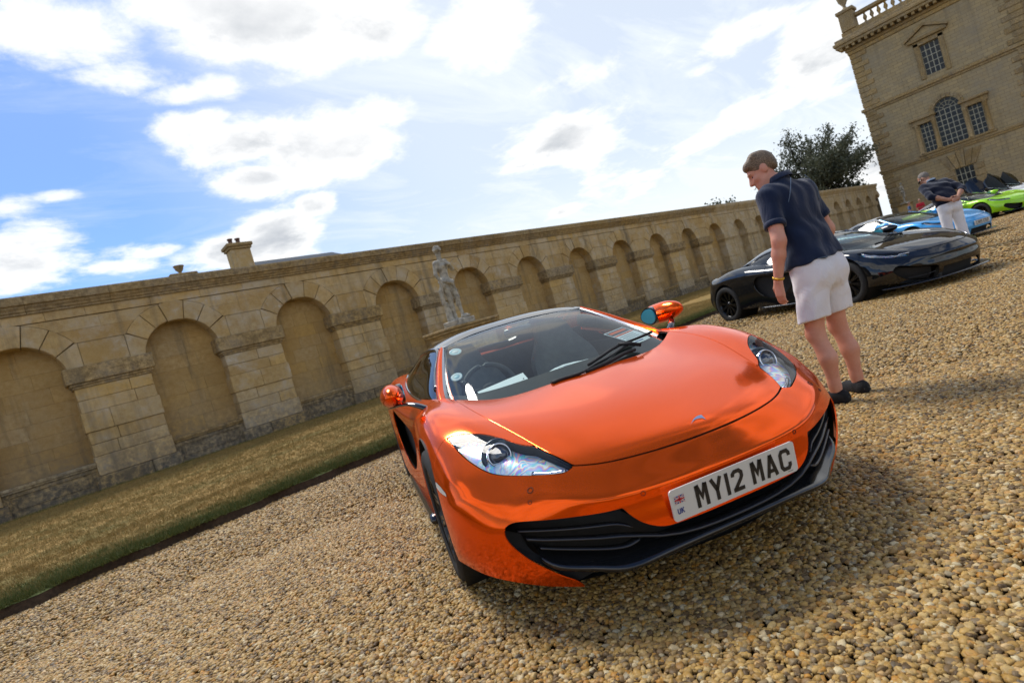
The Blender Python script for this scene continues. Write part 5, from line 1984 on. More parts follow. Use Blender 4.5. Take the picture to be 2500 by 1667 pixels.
    e = empty('steering_wheel', (-.36, 1.745, .735), 0, root)
    q = Matrix.Rotation(radians(68), 3, 'X')
    ring = [q @ Vector((.172 * cos(a), .172 * sin(a), 0)) for a in np.linspace(0, 2 * pi, 49)]
    B().tube([tuple(v) for v in ring], .0155, 10, cap=False).build('steering_rim', CABIN, e, True)
    bb = B()
    bb.ell((0, 0, 0), (.06, .05, .03), 14, 8)
    for a in (radians(10), radians(170), radians(270)):
        bb.tube([(0, 0, 0), (.165 * cos(a), .165 * sin(a), 0)], .014, 6, (1.3, .5))
    bb.V = [tuple(q @ Vector(v)) for v in bb.V]
    bb.build('steering_hub', CABIN, e, True)
    B().box((-.10, 2.02, 1.015), (.10, 2.05, 1.07), .012).build('rear_view_mirror', GLOSSBLK, root, True)
    # ---- front furniture
    if style == '12c':
        for sd in (1, -1):
            m3 = np.array([sd, 1, 1.0])
            slat(root, np.array([(.722, .300, .357), (.66, .250, .350), (.56, .175, .340), (.46, .110, .333), (.42, .085, .328), (.385, .062, .312)]) * m3)
            slat(root, np.array([(.668, .252, .287), (.60, .205, .272), (.52, .150, .258), (.44, .100, .247), (.40, .078, .250), (.372, .065, .262)]) * m3)
        full = [(.702, .278, .325), (.662, .250, .316), (.566, .178, .303), (.47, .118, .289), (.40, .076, .282), (.31, .040, .258), (.2, .024, .238), (0, .014, .232)]
        slat(root, np.array(full + [(-x, y, z) for x, y, z in full[::-1][1:]]), .014, .005)
        lead = [(.672, .266, .252), (.655, .234, .234), (.609, .197, .214), (.516, .135, .196), (.447, .083, .186), (.39, .055, .190), (.31, .036, .200), (.2, .022, .208), (0, .014, .211)]
        lead = curve(lead + [(-x, y, z) for x, y, z in lead[::-1][1:]], 60)
        rows = [lead + np.array([0, .06, -.020]), lead + np.array([0, .012, -.020]), lead + np.array([0, -.002, -.010]), lead, lead + np.array([0, .012, .006]),
                lead + np.array([0, .05, .018]), lead + np.array([0, .065, .026]), lead + np.array([0, .16, .026])]
        B().grid(np.stack(rows, 0)).build('front_splitter', CARBON, root, True)
        for sd in (1, -1):
            m3 = np.array([sd, 1, 1.0])
            va = curve([(.775, .345, .37), (.750, .335, .295), (.718, .322, .255), (.672, .300, .212), (.617, .265, .167), (.590, .250, .146), (.572, .24, .132)], 16)
            vb = curve([(.705, .345, .33), (.685, .33, .26), (.655, .30, .235), (.609, .26, .215), (.55, .22, .20), (.50, .18, .188), (.44, .14, .178)], 16)
            B().grid(np.stack([va, (va + vb) / 2 + np.array([0, .015, 0]), vb], 0) * m3).build('dark_infill', MATTBLK, root, True)  # black sheet added to darken the gap between splitter and bumper lip
        fl = np.array([[(x, y, .125) for x in np.linspace(-.6, .6, 9)] for y in (.12, .3, .8)])
        fl[0, :, 1] += .14 * (np.abs(fl[0, :, 0]) / .6) ** 1.5
        B().grid(fl).build('undertray', MATTBLK, root)
        for sd in (1, -1):
            # parking sensors: dark ring with a painted cap
            for (c, nrm, r_) in (((.644, .257, .505), (.35, -.75, .55), .0115), ((.672, .225, .462), (.45, -.88, .12), .0075), ((.328, .030, .416), (.12, -.99, .10), .0085)):
                nn = Vector((sd * nrm[0], nrm[1], nrm[2])).normalized()
                q2 = nn.to_track_quat('Z', 'Y')
                c2 = np.array((sd * c[0], c[1], c[2]))
                k = int(np.argmin(np.linalg.norm(bump.V - np.array(c), axis=1)))
                nn = Vector(tuple(bump.N[k] * np.array([sd, 1, 1]))).normalized()
                q2 = nn.to_track_quat('Z', 'Y')
                c3 = Vector(tuple(bump.V[k] * np.array([sd, 1, 1])))
                rg = B().lathe([(r_ * .80, .0006), (r_ * .90, .0022), (r_ * 1.04, .0006)], 28)
                rg.V = [tuple(q2 @ Vector(v) + c3) for v in rg.V]
                rg.build('sensor_ring', MATTBLK, root, True)
        # nose badge: a swept crescent
        pts = []
        for k in range(21):
            a = k / 20
            pts.append((-.034 + .068 * a, -.010 + .030 * math.sin(a * pi * .62)))
        inner = [(-.034 + .060 * a, -.010 + .017 * math.sin(a * pi * .80)) for a in np.linspace(1, 0, 15)]
        out_ = pts + [(.030, -.012)] + inner[:-1]
        bb = B()
        zb, yb = .5495, .130
        sl = np.array([0, .88, .47])
        nb = np.array([0, -.47, .88])

        def pb(u, v, hgt):
            base = np.array([u, yb, zb]) + sl * v + nb * (hgt + .0055) 
            return base
        n = len(out_)
        V = [pb(u, v, .003) for u, v in out_] + [pb(u, v, -.010) for u, v in out_]
        bb.add(V, [tuple(range(n))] + [(i, i + n, (i + 1) % n + n, (i + 1) % n) for i in range(n)])
        bb.build('nose_badge', CHROME, root)
    else:
        sp_ = curve([(.90, .52, .13), (.80, .30, .12), (.62, .10, .12), (.40, -.01, .12), (0, -.05, .12)], 20)
        sp_ = np.r_[sp_, (sp_[::-1] * np.array([-1, 1, 1]))[1:]]
        rows = [sp_ + np.array([0, .10, -.012]), sp_ + np.array([0, .0, -.012]), sp_, sp_ + np.array([0, .02, .008]), sp_ + np.array([0, .18, .02])]
        B().grid(np.stack(rows, 0)).build('front_splitter', CARBON, root, True)
        for sd in (1, -1):
            m3 = np.array([sd, 1, 1.0])
            slat(root, np.array([(.42, .10, .21), (.55, .17, .20), (.70, .27, .21)]) * m3)
    # wipers, parked on the passenger side of the screen
    e = empty('wiper', (0, 0, 0), 0, root)
    up_ = np.array([0, -.010, .014])
    arm = curve([(-.20, 1.03, .738), (-.128, 1.036, .740), (-.041, 1.023, .740), (.054, 1.062, .752), (.187, 1.110, .766), (.359, 1.195, .788), (.385, 1.20, .79)], 18) + up_ * .5
    B().tube(arm, [.015] * 5 + [.011] * 13, 8, (1, .6)).build('arm', MATTBLK, e, True)
    bl = curve([(.04, 1.084, .755), (.166, 1.14, .775), (.282, 1.198, .791), (.431, 1.249, .795), (.611, 1.359, .797)], 18) + up_
    B().tube(bl, .0085, 6).build('blade', MATTBLK, e, True)
    arm2 = curve([(.0, 1.03, .735), (.06, 1.041, .738), (.15, 1.057, .744), (.299, 1.113, .757), (.350, 1.125, .756)], 14) + up_ * .6
    B().tube(arm2, .0105, 6).build('arm', MATTBLK, e, True)
    B().tube(np.array([(.30, 1.21, .800), (.36, 1.17, .785), (.40, 1.14, .765)]) + up_, .011, 6).build('pivot_link', MATTBLK, e, True)
    if plate_text:
        plate(root, plate_text, flag)
    return root, door
car, _ = build_car((1.7130, 1.0210, 0.0), radians(-26.1626), PAINT['orange'], '12c', 'MY12 MAC', True, True, lo=False)
tag(car, 'glossy orange sports car with number plate MY12 MAC parked on the gravel', 'car', 'sports cars parked in a row')
# ---------------------------------------------------------------- the other cars of the row
def doors_open(root, paint):
    """dihedral doors swung up and forward"""
    for s in (1, -1):
        e = empty('raised_door', (s * .80, 1.50, .72), 0, root)
        R_ = rotm('Y', s * radians(-14)) @ rotm('X', radians(58))
        prof = net(np.array([[(s * .10, .0, -.42), (s * .12, .55, -.45), (s * .10, 1.0, -.30)], [(s * .13, .0, -.1), (s * .15, .55, -.12), (s * .13, 1.1, -.02)], [(s * .05, .0, .08), (s * .06, .55, .10), (s * .04, 1.15, .14)]]), 12, .12)
        th = prof * 1.0
        th[:, :, 0] -= s * .07
        b = B().grid(prof)
        b.V = [tuple(R_ @ np.array(v)) for v in b.V]
        b.build('door_skin', paint, e, True)
        b = B().grid(th)
        for i0 in ((0, slice(None)), (-1, slice(None))):
            b.grid(np.stack([prof[i0], th[i0]], 0))
        b.grid(np.stack([prof[:, 0], th[:, 0]], 0)).grid(np.stack([prof[:, -1], th[:, -1]], 0))
        b.V = [tuple(R_ @ np.array(v)) for v in b.V]
        b.build('door_lining', CABIN, e, True)
        w_ = np.array([[(s * .05, .05, .08), (s * .06, .55, .10), (s * .04, 1.15, .14)], [(s * -.05, .35, .30), (s * -.06, .70, .36), (s * -.02, 1.12, .20)]])
        b = B().grid(w_)
        b.V = [tuple(R_ @ np.array(v)) for v in b.V]
        b.build('door_glass', SIDE_GL, e, True)


GRP = 'sports cars parked in a row'
c2, _ = build_car((9.524, 1.475, 0.0), radians(-25.4), PAINT['black'], '650', None, lo=True)
tag(c2, 'low glossy black sports car with black wheels behind the man in shorts', 'car', GRP)
c3, _ = build_car((17.75, 2.25, 0.0), radians(-26.5), PAINT['blue'], '650', 'LH15 CSO', lo=True)
tag(c3, 'sky blue sports car with number plate LH15 CSO', 'car', GRP)
c4, _ = build_car((26.3, 1.92, 0.0), radians(-26.5), PAINT['lime'], '650', None, lo=True)
tag(c4, 'lime green sports car beyond the sky blue one', 'car', GRP)
c5, _ = build_car((34.3, 2.35, 0.0), radians(-26.5), PAINT['white'], '650', None, lo=True, doors_up=True)
doors_open(c5, PAINT['black'])
tag(c5, 'white sports car with both doors swung up, next to the lime one', 'car', GRP)
c6, _ = build_car((42.5, 2.6, 0.0), radians(-26.5), PAINT['white'], '650', None, lo=True, doors_up=True)
doors_open(c6, PAINT['black'])
tag(c6, 'white sports car with raised doors farthest along the row by the house', 'car', GRP)
# ---------------------------------------------------------------- things lying behind the orange car's screen
HM = car.matrix_basis.copy() if False else (Matrix.Translation(Vector((1.7130, 1.0210, 0.0))) @ Matrix.Rotation(radians(-26.1626), 4, 'Z'))


def sheet(name, quad, mat, label, cat, marks=(), outline=None):
    """thin card through four corners (bottom-left, bottom-right, top-right, top-left) in the car's frame; marks: (u0,v0,u1,v1,material)"""
    bl, br, tr, tl = [np.array(q, float) for q in quad]
    n = np.cross(br - bl, tl - bl)
    n /= np.linalg.norm(n)
    if n[1] > 0:
        n = -n
    at = lambda u, v, h=0.0: tuple((bl * (1 - u) + br * u) * (1 - v) + (tl * (1 - u) + tr * u) * v + n * h)
    o = outline or [(0, 0), (1, 0), (1, 1), (0, 1)]
    c = np.array(at(.5, .5))
    k = len(o)
    b = B().add([at(u, v, .0008) for u, v in o] + [at(u, v, -.0008) for u, v in o], [tuple(range(k)), tuple(range(2 * k - 1, k - 1, -1))] + [(i, i + k, (i + 1) % k + k, (i + 1) % k) for i in range(k)])
    b.V = [tuple(HM @ Vector(v)) for v in b.V]
    ob = empty(name, tuple(HM @ Vector(tuple(c))))
    cw = np.array(ob.location)
    b.V = [tuple(np.array(v) - cw) for v in b.V]
    b.build('card', mat, ob)
    groups = {}
    for mk_ in marks:
        if mk_[0] == 'text':
            _, txt, u0, v0, wu, hv, mt = mk_
            q, wd = lettering(txt, 1.0, 15, 10)
            for quad_ in q:
                groups.setdefault(mt.name, (mt, []))[1].append([(u0 + p[0] / wd * wu + (p[1] / 79) * .02, v0 + p[1] / 79 * hv) for p in quad_])
        else:
            u0, v0, u1, v1, mt = mk_
            groups.setdefault(mt.name, (mt, []))[1].append([(u0, v0), (u1, v0), (u1, v1), (u0, v1)])
    for q, (mt, quads) in enumerate(groups.values()):
        fb = flat_quads(quads, lambda u, v: at(u, v, .0014 + .0004 * q))
        fb.V = [tuple(np.array(HM @ Vector(v)) - cw) for v in fb.V]
        fb.build('printing', mt, ob)
    tag(ob, label, cat)
    return ob


lines = lambda u0, u1, vs, m: [(u0, v, u1, v + .025, m) for v in vs]
sheet('parking_ticket', [(-.526, 1.29, .772), (-.25, 1.23, .768), (-.205, 1.48, .800), (-.50, 1.47, .775)], PAPERW, 'long white paper ticket lying on the dashboard above the steering wheel', 'ticket',
      [(.70, .05, .704, .95, INKGREY)] + lines(.12, .36, (.35, .52), INKGREY) + lines(.52, .64, (.5, .6, .7, .8), INKGREY) + [(.76, .30, .94, .80, INKGREY), (.79, .48, .91, .62, PAPERW)])
oval = [(0, .16), (.04, 0), (.96, 0), (1, .16), (1, .55), (.88, .60), (.72, .86), (.5, 1.0), (.28, .86), (.12, .60), (0, .55)]
sheet('rally_plate', [(-.150, 1.20, .764), (.137, 1.235, .768), (.178, 1.43, .778), (-.110, 1.43, .777)], PAPERW, 'white shield shaped show plate reading VELOCITY on the dashboard', 'show plate',
      [('text', 'VELOCITY', .15, .20, .70, .22, INKORANGE)] + lines(.33, .64, (.66,), INKGREY) + [(.44, .50, .56, .58, INKBLUE)], oval)
sheet('notice_sheet', [(.515, 1.50, .785), (.652, 1.50, .797), (.580, 1.65, .873), (.437, 1.65, .864)], PAPERW, 'white sheet with orange and grey heading standing behind the windscreen', 'paper sheet',
      [(.03, .62, .97, .96, INKGREY), (.10, .74, .90, .88, INKORANGE), (.03, .50, .97, .58, INKORANGE)] + lines(.08, .80, (.12, .24, .36), INKGREY))
sheet('notice_sheet', [(.503, 1.31, .752), (.600, 1.31, .760), (.607, 1.41, .790), (.495, 1.41, .784)], PAPERW, 'plain white sheet with a blue heading low beside the wiper blade', 'paper sheet',
      [(.08, .72, .6, .86, INKBLUE)] + lines(.1, .85, (.15, .3, .45), INKGREY))


def disc(c, n, r, mat, nm, ring):
    n = Vector(n).normalized()
    q = n.to_track_quat('Z', 'Y')
    b = B().lathe([(0, .0), (r, .0), (r, -.003), (0, -.003)], 36)
    b.V = [tuple(q @ Vector(v) + Vector(c)) for v in b.V]
    o = b.build(nm, mat, car, True)
    b = B().lathe([(r * .55, .0008), (r * .9, .0008)], 36)
    b.V = [tuple(q @ Vector(v) + Vector(c)) for v in b.V]
    b.build(nm + '_ring', ring, o, True)
    return o


PALEBLUE, _, _ = principled('pale_blue_print', (0.45, 0.68, 0.72), 0.5)
disc((-.470, 1.985, 1.026), (0, -.5, .86), .042, PAPERW, 'permit_disc', PALEBLUE)
disc((-.566, 1.625, .885), (-.15, -.55, .8), .036, PALEBLUE, 'suction_cup', PAPERW)
B().tube(curve([(-.566, 1.64, .875), (-.555, 1.66, .85), (-.535, 1.66, .83)], 8), .010, 8).ell((-.53, 1.67, .825), (.022, .018, .022), 10, 8).tube(curve([(-.53, 1.66, .81), (-.525, 1.62, .78), (-.50, 1.60, .75)], 8), .003, 6).build('phone_mount', GLOSSBLK, car, True)
# ---------------------------------------------------------------- people
def skin_mat(name, c, c2):
    m, t, b = principled(name, c, 0.5, 0, 0.4)
    co = t.node('ShaderNodeTexCoord').outputs['Object']
    n = t.noise(co, 9, 5, 0.6)
    n2 = t.noise(co, 160, 3, 0.6)
    cc = t.mix(t.maprange(n, 0.35, 0.68), c, c2)
    t.link(t.mix(t.maprange(n2, 0.5, 0.75, 0, .3), cc, tuple(q * .7 for q in c2)), b.inputs['Base Color'])
    b.inputs['Subsurface Weight'].default_value = 0.12
    b.inputs['Subsurface Radius'].default_value = (0.012, 0.005, 0.003)
    return m


def cloth_mat(name, c, c2, scale=5, wrinkle=0.5, wscale=9.0):
    m, t, b = principled(name, c, 0.85, 0, 0.2)
    b.inputs['Sheen Weight'].default_value = 0.25
    co = t.node('ShaderNodeTexCoord').outputs['Object']
    n = t.noise(co, scale, 5, 0.6)
    t.link(t.mix(t.maprange(n, 0.3, 0.7), c, c2), b.inputs['Base Color'])
    bp = t.node('ShaderNodeBump')
    bp.inputs['Strength'].default_value = wrinkle
    bp.inputs['Distance'].default_value = 0.02
    st = t.vmath('MULTIPLY', co, (1.0, 1.0, 0.55))
    nb = t.noise(st, wscale, 3, 0.5, distort=1.0)
    fine = t.noise(co, 500, 2)
    t.link(t.math('ADD', nb, t.math('MULTIPLY', fine, 0.06)), bp.inputs['Height'])
    t.link(bp.outputs[0], b.inputs['Normal'])
    return m


SKIN = skin_mat('sunburnt_skin', (0.60, 0.255, 0.16), (0.68, 0.34, 0.235))
SKIN2 = skin_mat('tanned_skin', (0.42, 0.205, 0.13), (0.50, 0.26, 0.17))
HAIR, _ht, _hb = principled('brown_hair', (0.10, 0.065, 0.035), 0.5)
_hc = _ht.node('ShaderNodeTexCoord').outputs['Object']
_hs = _ht.noise(_ht.vmath('MULTIPLY', _hc, (160.0, 45.0, 160.0)), 1.0, 4, .6)
_ht.link(_ht.mix(_ht.maprange(_hs, .35, .65), (0.07, 0.042, 0.022), (0.27, 0.19, 0.11)), _hb.inputs['Base Color'])
_hp = _ht.node('ShaderNodeBump')
_hp.inputs['Strength'].default_value = .9
_hp.inputs['Distance'].default_value = .006
_ht.link(_hs, _hp.inputs['Height'])
_ht.link(_hp.outputs[0], _hb.inputs['Normal'])
HAIRG = mottled('cropped_grey_hair', (0.15, 0.125, 0.10), (0.24, 0.21, 0.18), 60, 0.7, 0.5, 300)
NAVY = cloth_mat('navy_polo_cloth', (0.005, 0.012, 0.036), (0.008, 0.019, 0.052), 5, 0.7, 7)
NAVY2 = cloth_mat('dark_navy_knit', (0.004, 0.007, 0.020), (0.006, 0.010, 0.028), 5, 0.7, 8)
WHITEC = cloth_mat('white_cotton', (0.74, 0.72, 0.74), (0.82, 0.80, 0.81), 4, 1.0, 9)
SHOE = mottled('black_suede', (0.008, 0.008, 0.009), (0.016, 0.016, 0.018), 50, 0.85, 0.6, 250)
SEAM = cloth_mat('grey_seam', (0.10, 0.15, 0.22), (0.13, 0.19, 0.27))
GOLD, _, _ = principled('gold_bracelet', (0.70, 0.42, 0.06), 0.28, 0.9)
EYEW, _, _ = principled('eye', (0.05, 0.035, 0.03), 0.15)
LIPS, _, _ = principled('lips', (0.42, 0.14, 0.11), 0.5)
BROW, _, _ = principled('eyebrow', (0.16, 0.10, 0.055), 0.8)


def v3(*a):
    return np.array(a, float)


def head_prims(c, R):
    """skull, jaw, nose, brow, ears around head centre c; R rotates head frame (x right, y forward, z up) to the body frame"""
    P = lambda x, y, z: tuple(c + R @ v3(x, y, z))
    return [('e', P(0, -.012, .030), (.078, .098, .092), .02, R), ('e', P(0, .028, -.040), (.062, .066, .075), .03, R),
            ('c', P(-.030, .058, -.090), P(.030, .058, -.090), .030, .030, .025), ('c', P(0, .062, -.078), P(0, .070, -.085), .034, .030, .02),
            ('c', P(-.048, .020, -.070), P(-.020, .060, -.096), .030, .026, .025), ('c', P(.048, .020, -.070), P(.020, .060, -.096), .030, .026, .025),
            ('c', P(0, .084, .018), P(0, .112, -.026), .011, .015, .014), ('e', P(-.012, .100, -.030), (.011, .012, .009), .010, R), ('e', P(.012, .100, -.030), (.011, .012, .009), .010, R),
            ('c', P(-.040, .074, .030), P(.040, .074, .030), .016, .016, .016), ('e', P(-.040, .062, -.018), (.026, .026, .022), .018, R), ('e', P(.040, .062, -.018), (.026, .026, .022), .018, R),
            ('c', P(-.018, .088, -.058), P(.018, .088, -.058), .010, .010, .012),
            ('-e', P(-.032, .094, .008), (.017, .016, .011), .010, R), ('-e', P(.032, .094, .008), (.017, .016, .011), .010, R), ('-c', P(-.020, .104, -.058), P(.020, .104, -.058), .0045, .0045, .005),
            ('e', P(-.080, -.008, -.004), (.010, .022, .034), .008, R), ('e', P(.080, -.008, -.004), (.010, .022, .034), .008, R)]


def hair_prims(c, R, short=False):
    P = lambda x, y, z: tuple(c + R @ v3(x, y, z))
    if short:
        return [('e', P(0, -.020, .036), (.081, .098, .091), .01, R), ('-e', P(0, .085, -.03), (.14, .085, .11), .012, R), ('-e', P(0, .02, -.10), (.14, .14, .075), .012, R)]
    return [('e', P(0, -.016, .036), (.081, .101, .092), .02, R), ('c', P(-.042, .058, .082), P(.046, .058, .082), .030, .027, .03), ('c', P(-.045, .0, .103), P(.04, -.02, .106), .025, .025, .03),
            ('e', P(0, -.075, .0), (.066, .036, .065), .03, R), ('-e', P(0, .105, -.018), (.13, .065, .082), .012, R), ('-e', P(0, .035, -.095), (.15, .10, .085), .012, R), ('-e', P(0, -.03, -.13), (.15, .15, .075), .01, R)]


def hand(prims, wrist, direc, palm_n, side, curl=.5, s=1.0):
    """palm with four bent fingers and a thumb; direc: wrist->fingers, palm_n: palm normal, side: thumb side vector"""
    w_, d, n, t = map(lambda q: np.array(q, float), (wrist, direc, palm_n, side))
    d /= np.linalg.norm(d)
    n /= np.linalg.norm(n)
    t /= np.linalg.norm(t)
    for q in (-.024, -.008, .008, .024):
        prims.append(('c', tuple(w_ + t * q * .6 * s), tuple(w_ + d * .085 * s + t * q * s), .017 * s, .0135 * s, .012))
    for q, ln in ((.028, .070), (.010, .080), (-.009, .074), (-.027, .058)):
        p = w_ + d * .088 * s + t * q * s
        a = 0.0
        dirn = d.copy()
        for seg, fr in enumerate((.45, .32, .23)):
            a += curl * (.5 if seg == 0 else .8)
            dirn = d * cos(a) + n * sin(a)
            p2 = p + dirn * ln * fr * s
            prims.append(('c', tuple(p), tuple(p2), (.0092 - seg * .0008) * s, (.0086 - seg * .0009) * s, .003))
            p = p2
    p = w_ + d * .022 * s + t * .024 * s
    p2 = p + (d * .55 + t * .65 + n * .35) * .040 * s
    p3 = p2 + (d * .9 + t * .1 + n * .45) * .034 * s
    p4 = p3 + (d * .95 - t * .1 + n * .5) * .024 * s
    prims += [('c', tuple(p), tuple(p2), .0145 * s, .011 * s, .010), ('c', tuple(p2), tuple(p3), .0105 * s, .0095 * s, .004), ('c', tuple(p3), tuple(p4), .0095 * s, .008 * s, .003)]


def face_bits(root, c, R, mat_eye=EYEW):
    P = lambda x, y, z: tuple(c + R @ v3(x, y, z))
    for s in (-1, 1):
        b = B().ell((0, 0, 0), (.013, .010, .0075), 12, 8)
        b.V = [P(s * .032 + v[0], .074 + v[1], .006 + v[2]) for v in b.V]
        b.build('eye', mat_eye, root, True)
        b = B().tube([P(s * .016, .089, .028), P(s * .034, .088, .034), P(s * .052, .078, .028)], [.0045, .005, .003], 6)
        b.build('eyebrow', BROW, root, True)
    b = B().tube([P(-.022, .088, -.060), P(-.008, .099, -.057), P(.008, .099, -.057), P(.022, .088, -.060)], [.003, .0045, .0045, .003], 6)
    b.build('lips', LIPS, root, True)


def foot(prims, ankle, heading, s=1.0):
    h = v3(sin(heading), cos(heading), 0)
    a = np.array(ankle, float)
    heel = a - h * .035
    heel[2] = .040
    ball = a + h * .135
    ball[2] = .034
    toe = a + h * .195
    toe[2] = .030
    return [('c', tuple(heel), tuple(ball), .042, .044, .02), ('c', tuple(ball), tuple(toe), .044, .030, .02), ('c', tuple(a + v3(0, 0, -.02)), tuple(heel + v3(0, 0, .02)), .040, .040, .03), ('c', tuple(a + v3(0, 0, -.015) + h * .01), tuple(ball), .038, .036, .03)]


def man_shorts(loc, rz):
    """standing man in polo shirt and white shorts, looking down over his left shoulder"""
    root = empty('person', loc, rz)
    # body frame: x right, y forward; feet, knees, hips
    LA, RA = v3(-.125, .01, .085), v3(.125, .01, .085)
    LK, RK = v3(-.125, .045, .485), v3(.120, .04, .485)
    LH, RH = v3(-.095, .0, .90), v3(.095, .0, .90)
    CH = v3(-.02, .055, 1.30)        # chest
    NK = v3(-.035, .085, 1.50)
    HC = v3(-.065, .155, 1.625)      # head centre
    Rh = rotm('Z', radians(46)) @ rotm('X', radians(-26))
    LS, RS = v3(-.205, .055, 1.425), v3(.185, .055, 1.41)
    LE, RE = v3(-.290, .00, 1.135), v3(.285, .03, 1.125)
    LW, RW = v3(-.295, .085, .895), v3(.280, .13, .90)
    sk = []
    for A, K, H in ((LA, LK, LH), (RA, RK, RH)):
        calf = A * .42 + K * .58 + v3(0, -.026, 0)
        sk += [('c', tuple(A + v3(0, 0, -.04)), tuple(A + v3(0, 0, .06)), .040, .037, .02), ('c', tuple(A + v3(0, 0, .05)), tuple(calf), .037, .057, .03), ('c', tuple(calf), tuple(K), .057, .056, .03),
               ('c', tuple(K), tuple(K * .6 + H * .4), .058, .075, .03), ('c', tuple(K * .6 + H * .4), tuple(H), .075, .09, .03), ('e', tuple(K + v3(0, .035, 0)), (.030, .024, .04), .04)]
    sk += [('c', tuple(LH), tuple(RH), .10, .10, .05), ('c', (0, 0, .92), tuple(CH), .12, .12, .05), ('c', tuple(CH), tuple(NK), .11, .065, .04), ('c', tuple(NK), tuple(HC + v3(0, -.02, -.06)), .060, .058, .03),
           ('c', tuple(LS), tuple(RS), .06, .06, .05)]
    for S_, E_, W_ in ((LS, LE, LW), (RS, RE, RW)):
        sk += [('c', tuple(S_), tuple(E_), .055, .047, .02), ('c', tuple(E_), tuple(E_ * .65 + W_ * .35), .046, .045, .02), ('c', tuple(E_ * .65 + W_ * .35), tuple(W_), .045, .029, .02)]
    hand(sk, LW + v3(0, .005, -.01), (.06, .16, -1), (.95, .15, .0), (.1, 1, .1), .55, 1.08)
    hand(sk, RW + v3(0, .005, -.01), (-.06, .16, -1), (-.95, .15, .0), (-.1, 1, .1), .55, 1.08)
    sk += head_prims(HC, Rh)
    sdf_mesh(sk, .0075, 'body', SKIN, root)
    sdf_mesh(hair_prims(HC, Rh), .006, 'hair', HAIR, root)
    face_bits(root, HC, Rh)
    # polo shirt
    sh = [('c', (-.085, .0, .94), (.085, .0, .94), .150, .150, .03, (1, .97, 1)), ('c', (-.07, .02, 1.10), (.07, .02, 1.10), .139, .137, .06, (1, .92, 1)), ('c', (-.085, .045, 1.27), (.065, .045, 1.27), .134, .132, .06, (1, .95, 1)),
          ('c', (-.12, .05, 1.38), (.10, .05, 1.38), .108, .108, .06), ('c', tuple(LS + v3(.02, 0, 0)), tuple(RS - v3(.02, 0, 0)), .078, .078, .05), ('c', tuple(NK + v3(0, -.02, -.05)), tuple(NK + v3(0, -.022, .005)), .078, .070, .04)]
    for S_, E_ in ((LS, LE), (RS, RE)):
        m_ = S_ * .38 + E_ * .62
        sh += [('c', tuple(S_), tuple(m_), .076, .068, .03)]
        d_ = (E_ - S_) / np.linalg.norm(E_ - S_)
        sh += [('-c', tuple(m_ + d_ * .075), tuple(m_ + d_ * .16), .085, .085, .006)]
    sh += [('p', (0, 0, .945), (0.03, -.08, -.99)), ('-e', tuple(NK + v3(-.004, .03, .085)), (.066, .066, .07), .008)]

    def wr(Fv, ax):
        X, Y, Z = np.meshgrid(*ax, indexing='ij')
        Fv += .0042 * np.sin(Z * 34 + X * 22 + 3 * np.sin(Y * 18)) * np.clip((1.22 - Z) / .25, 0, 1) + .0035 * np.sin(X * 55 + Z * 14 + 2 * np.sin(Z * 21))
    sdf_mesh(sh, .0075, 'polo_shirt', NAVY, root, 2, wr)
    col = curve([NK + v3(*q) for q in ((.0, .062, -.02), (.050, .03, .012), (.066, -.02, .030), (.045, -.075, .040), (0, -.092, .042), (-.045, -.075, .040), (-.066, -.02, .030), (-.050, .03, .012), (0, .062, -.02))], 40)
    out_ = np.stack([col + v3(0, 0, -.004), col + v3(0, 0, .020), (col - NK) * 1.10 + NK + v3(0, 0, .018), (col - NK) * 1.26 + NK + v3(0, 0, -.022)], 0)
    B().grid(out_).build('collar', NAVY, root, True)
    # sleeve cuffs and the pale raglan seam
    for S_, E_ in ((LS, LE), (RS, RE)):
        m_ = S_ * .36 + E_ * .64
        d_ = (E_ - S_) / np.linalg.norm(E_ - S_)
        q = Vector(tuple(d_)).to_track_quat('Z', 'Y')
        cb = B().lathe([(.055, .012), (.0715, .012), (.0735, -.006), (.0715, -.022), (.055, -.022)], 28)
        cb.V = [tuple(q @ Vector(v) + Vector(tuple(m_ + d_ * .004))) for v in cb.V]
        cb.build('sleeve_cuff', NAVY, root, True)
    # white shorts
    so = [('c', (-.075, -.004, .945), (.075, -.004, .945), .126, .126, .03, (1, .88, 1)), ('c', (-.085, -.02, .875), (.085, -.02, .875), .128, .128, .05), ('e', (-.082, -.065, .85), (.088, .085, .095), .04), ('e', (.082, -.065, .85), (.088, .085, .095), .04)]
    for s, K, H in ((-1, LK, LH), (1, RK, RH)):
        t_ = H * .12 + K * .88
        so += [('c', tuple(H + v3(s * .008, -.01, -.06)), tuple(t_ + v3(s * .012, .0, -.05)), .112, .104, .02)]
    so += [('p', (0, 0, .582), (0, -.10, -.99)), ('p', (0, 0, 1.0), (0, .05, .998)), ('-c', (.0, -.02, .40), (.0, -.02, .70), .016, .004, .02)]

    def wr2(Fv, ax):
        X, Y, Z = np.meshgrid(*ax, indexing='ij')
        Fv += .004 * np.sin(Z * 42 + np.abs(X) * 30 + 4 * np.sin(Y * 12)) * np.exp(-((Z - .76) / .09) ** 2) + .0025 * np.sin(X * 48 + Y * 38 + Z * 9)
    sdf_mesh(so, .0075, 'shorts', WHITEC, root, 1, wr2)
    for s in (-1, 1):
        B().tube(curve([(s * .075, -.055, 1.50), (s * .115, -.068, 1.45), (s * .150, -.066, 1.39), (s * .172, -.040, 1.325)], 12), .0028, 6).build('raglan_seam', SEAM, root, True)
    # welt pocket with a button on the seat
    B().tube([(-.155, -.142, .962), (-.10, -.162, .958), (-.05, -.165, .956)], .0022, 6).build('pocket_welt', SEAM, root, True)
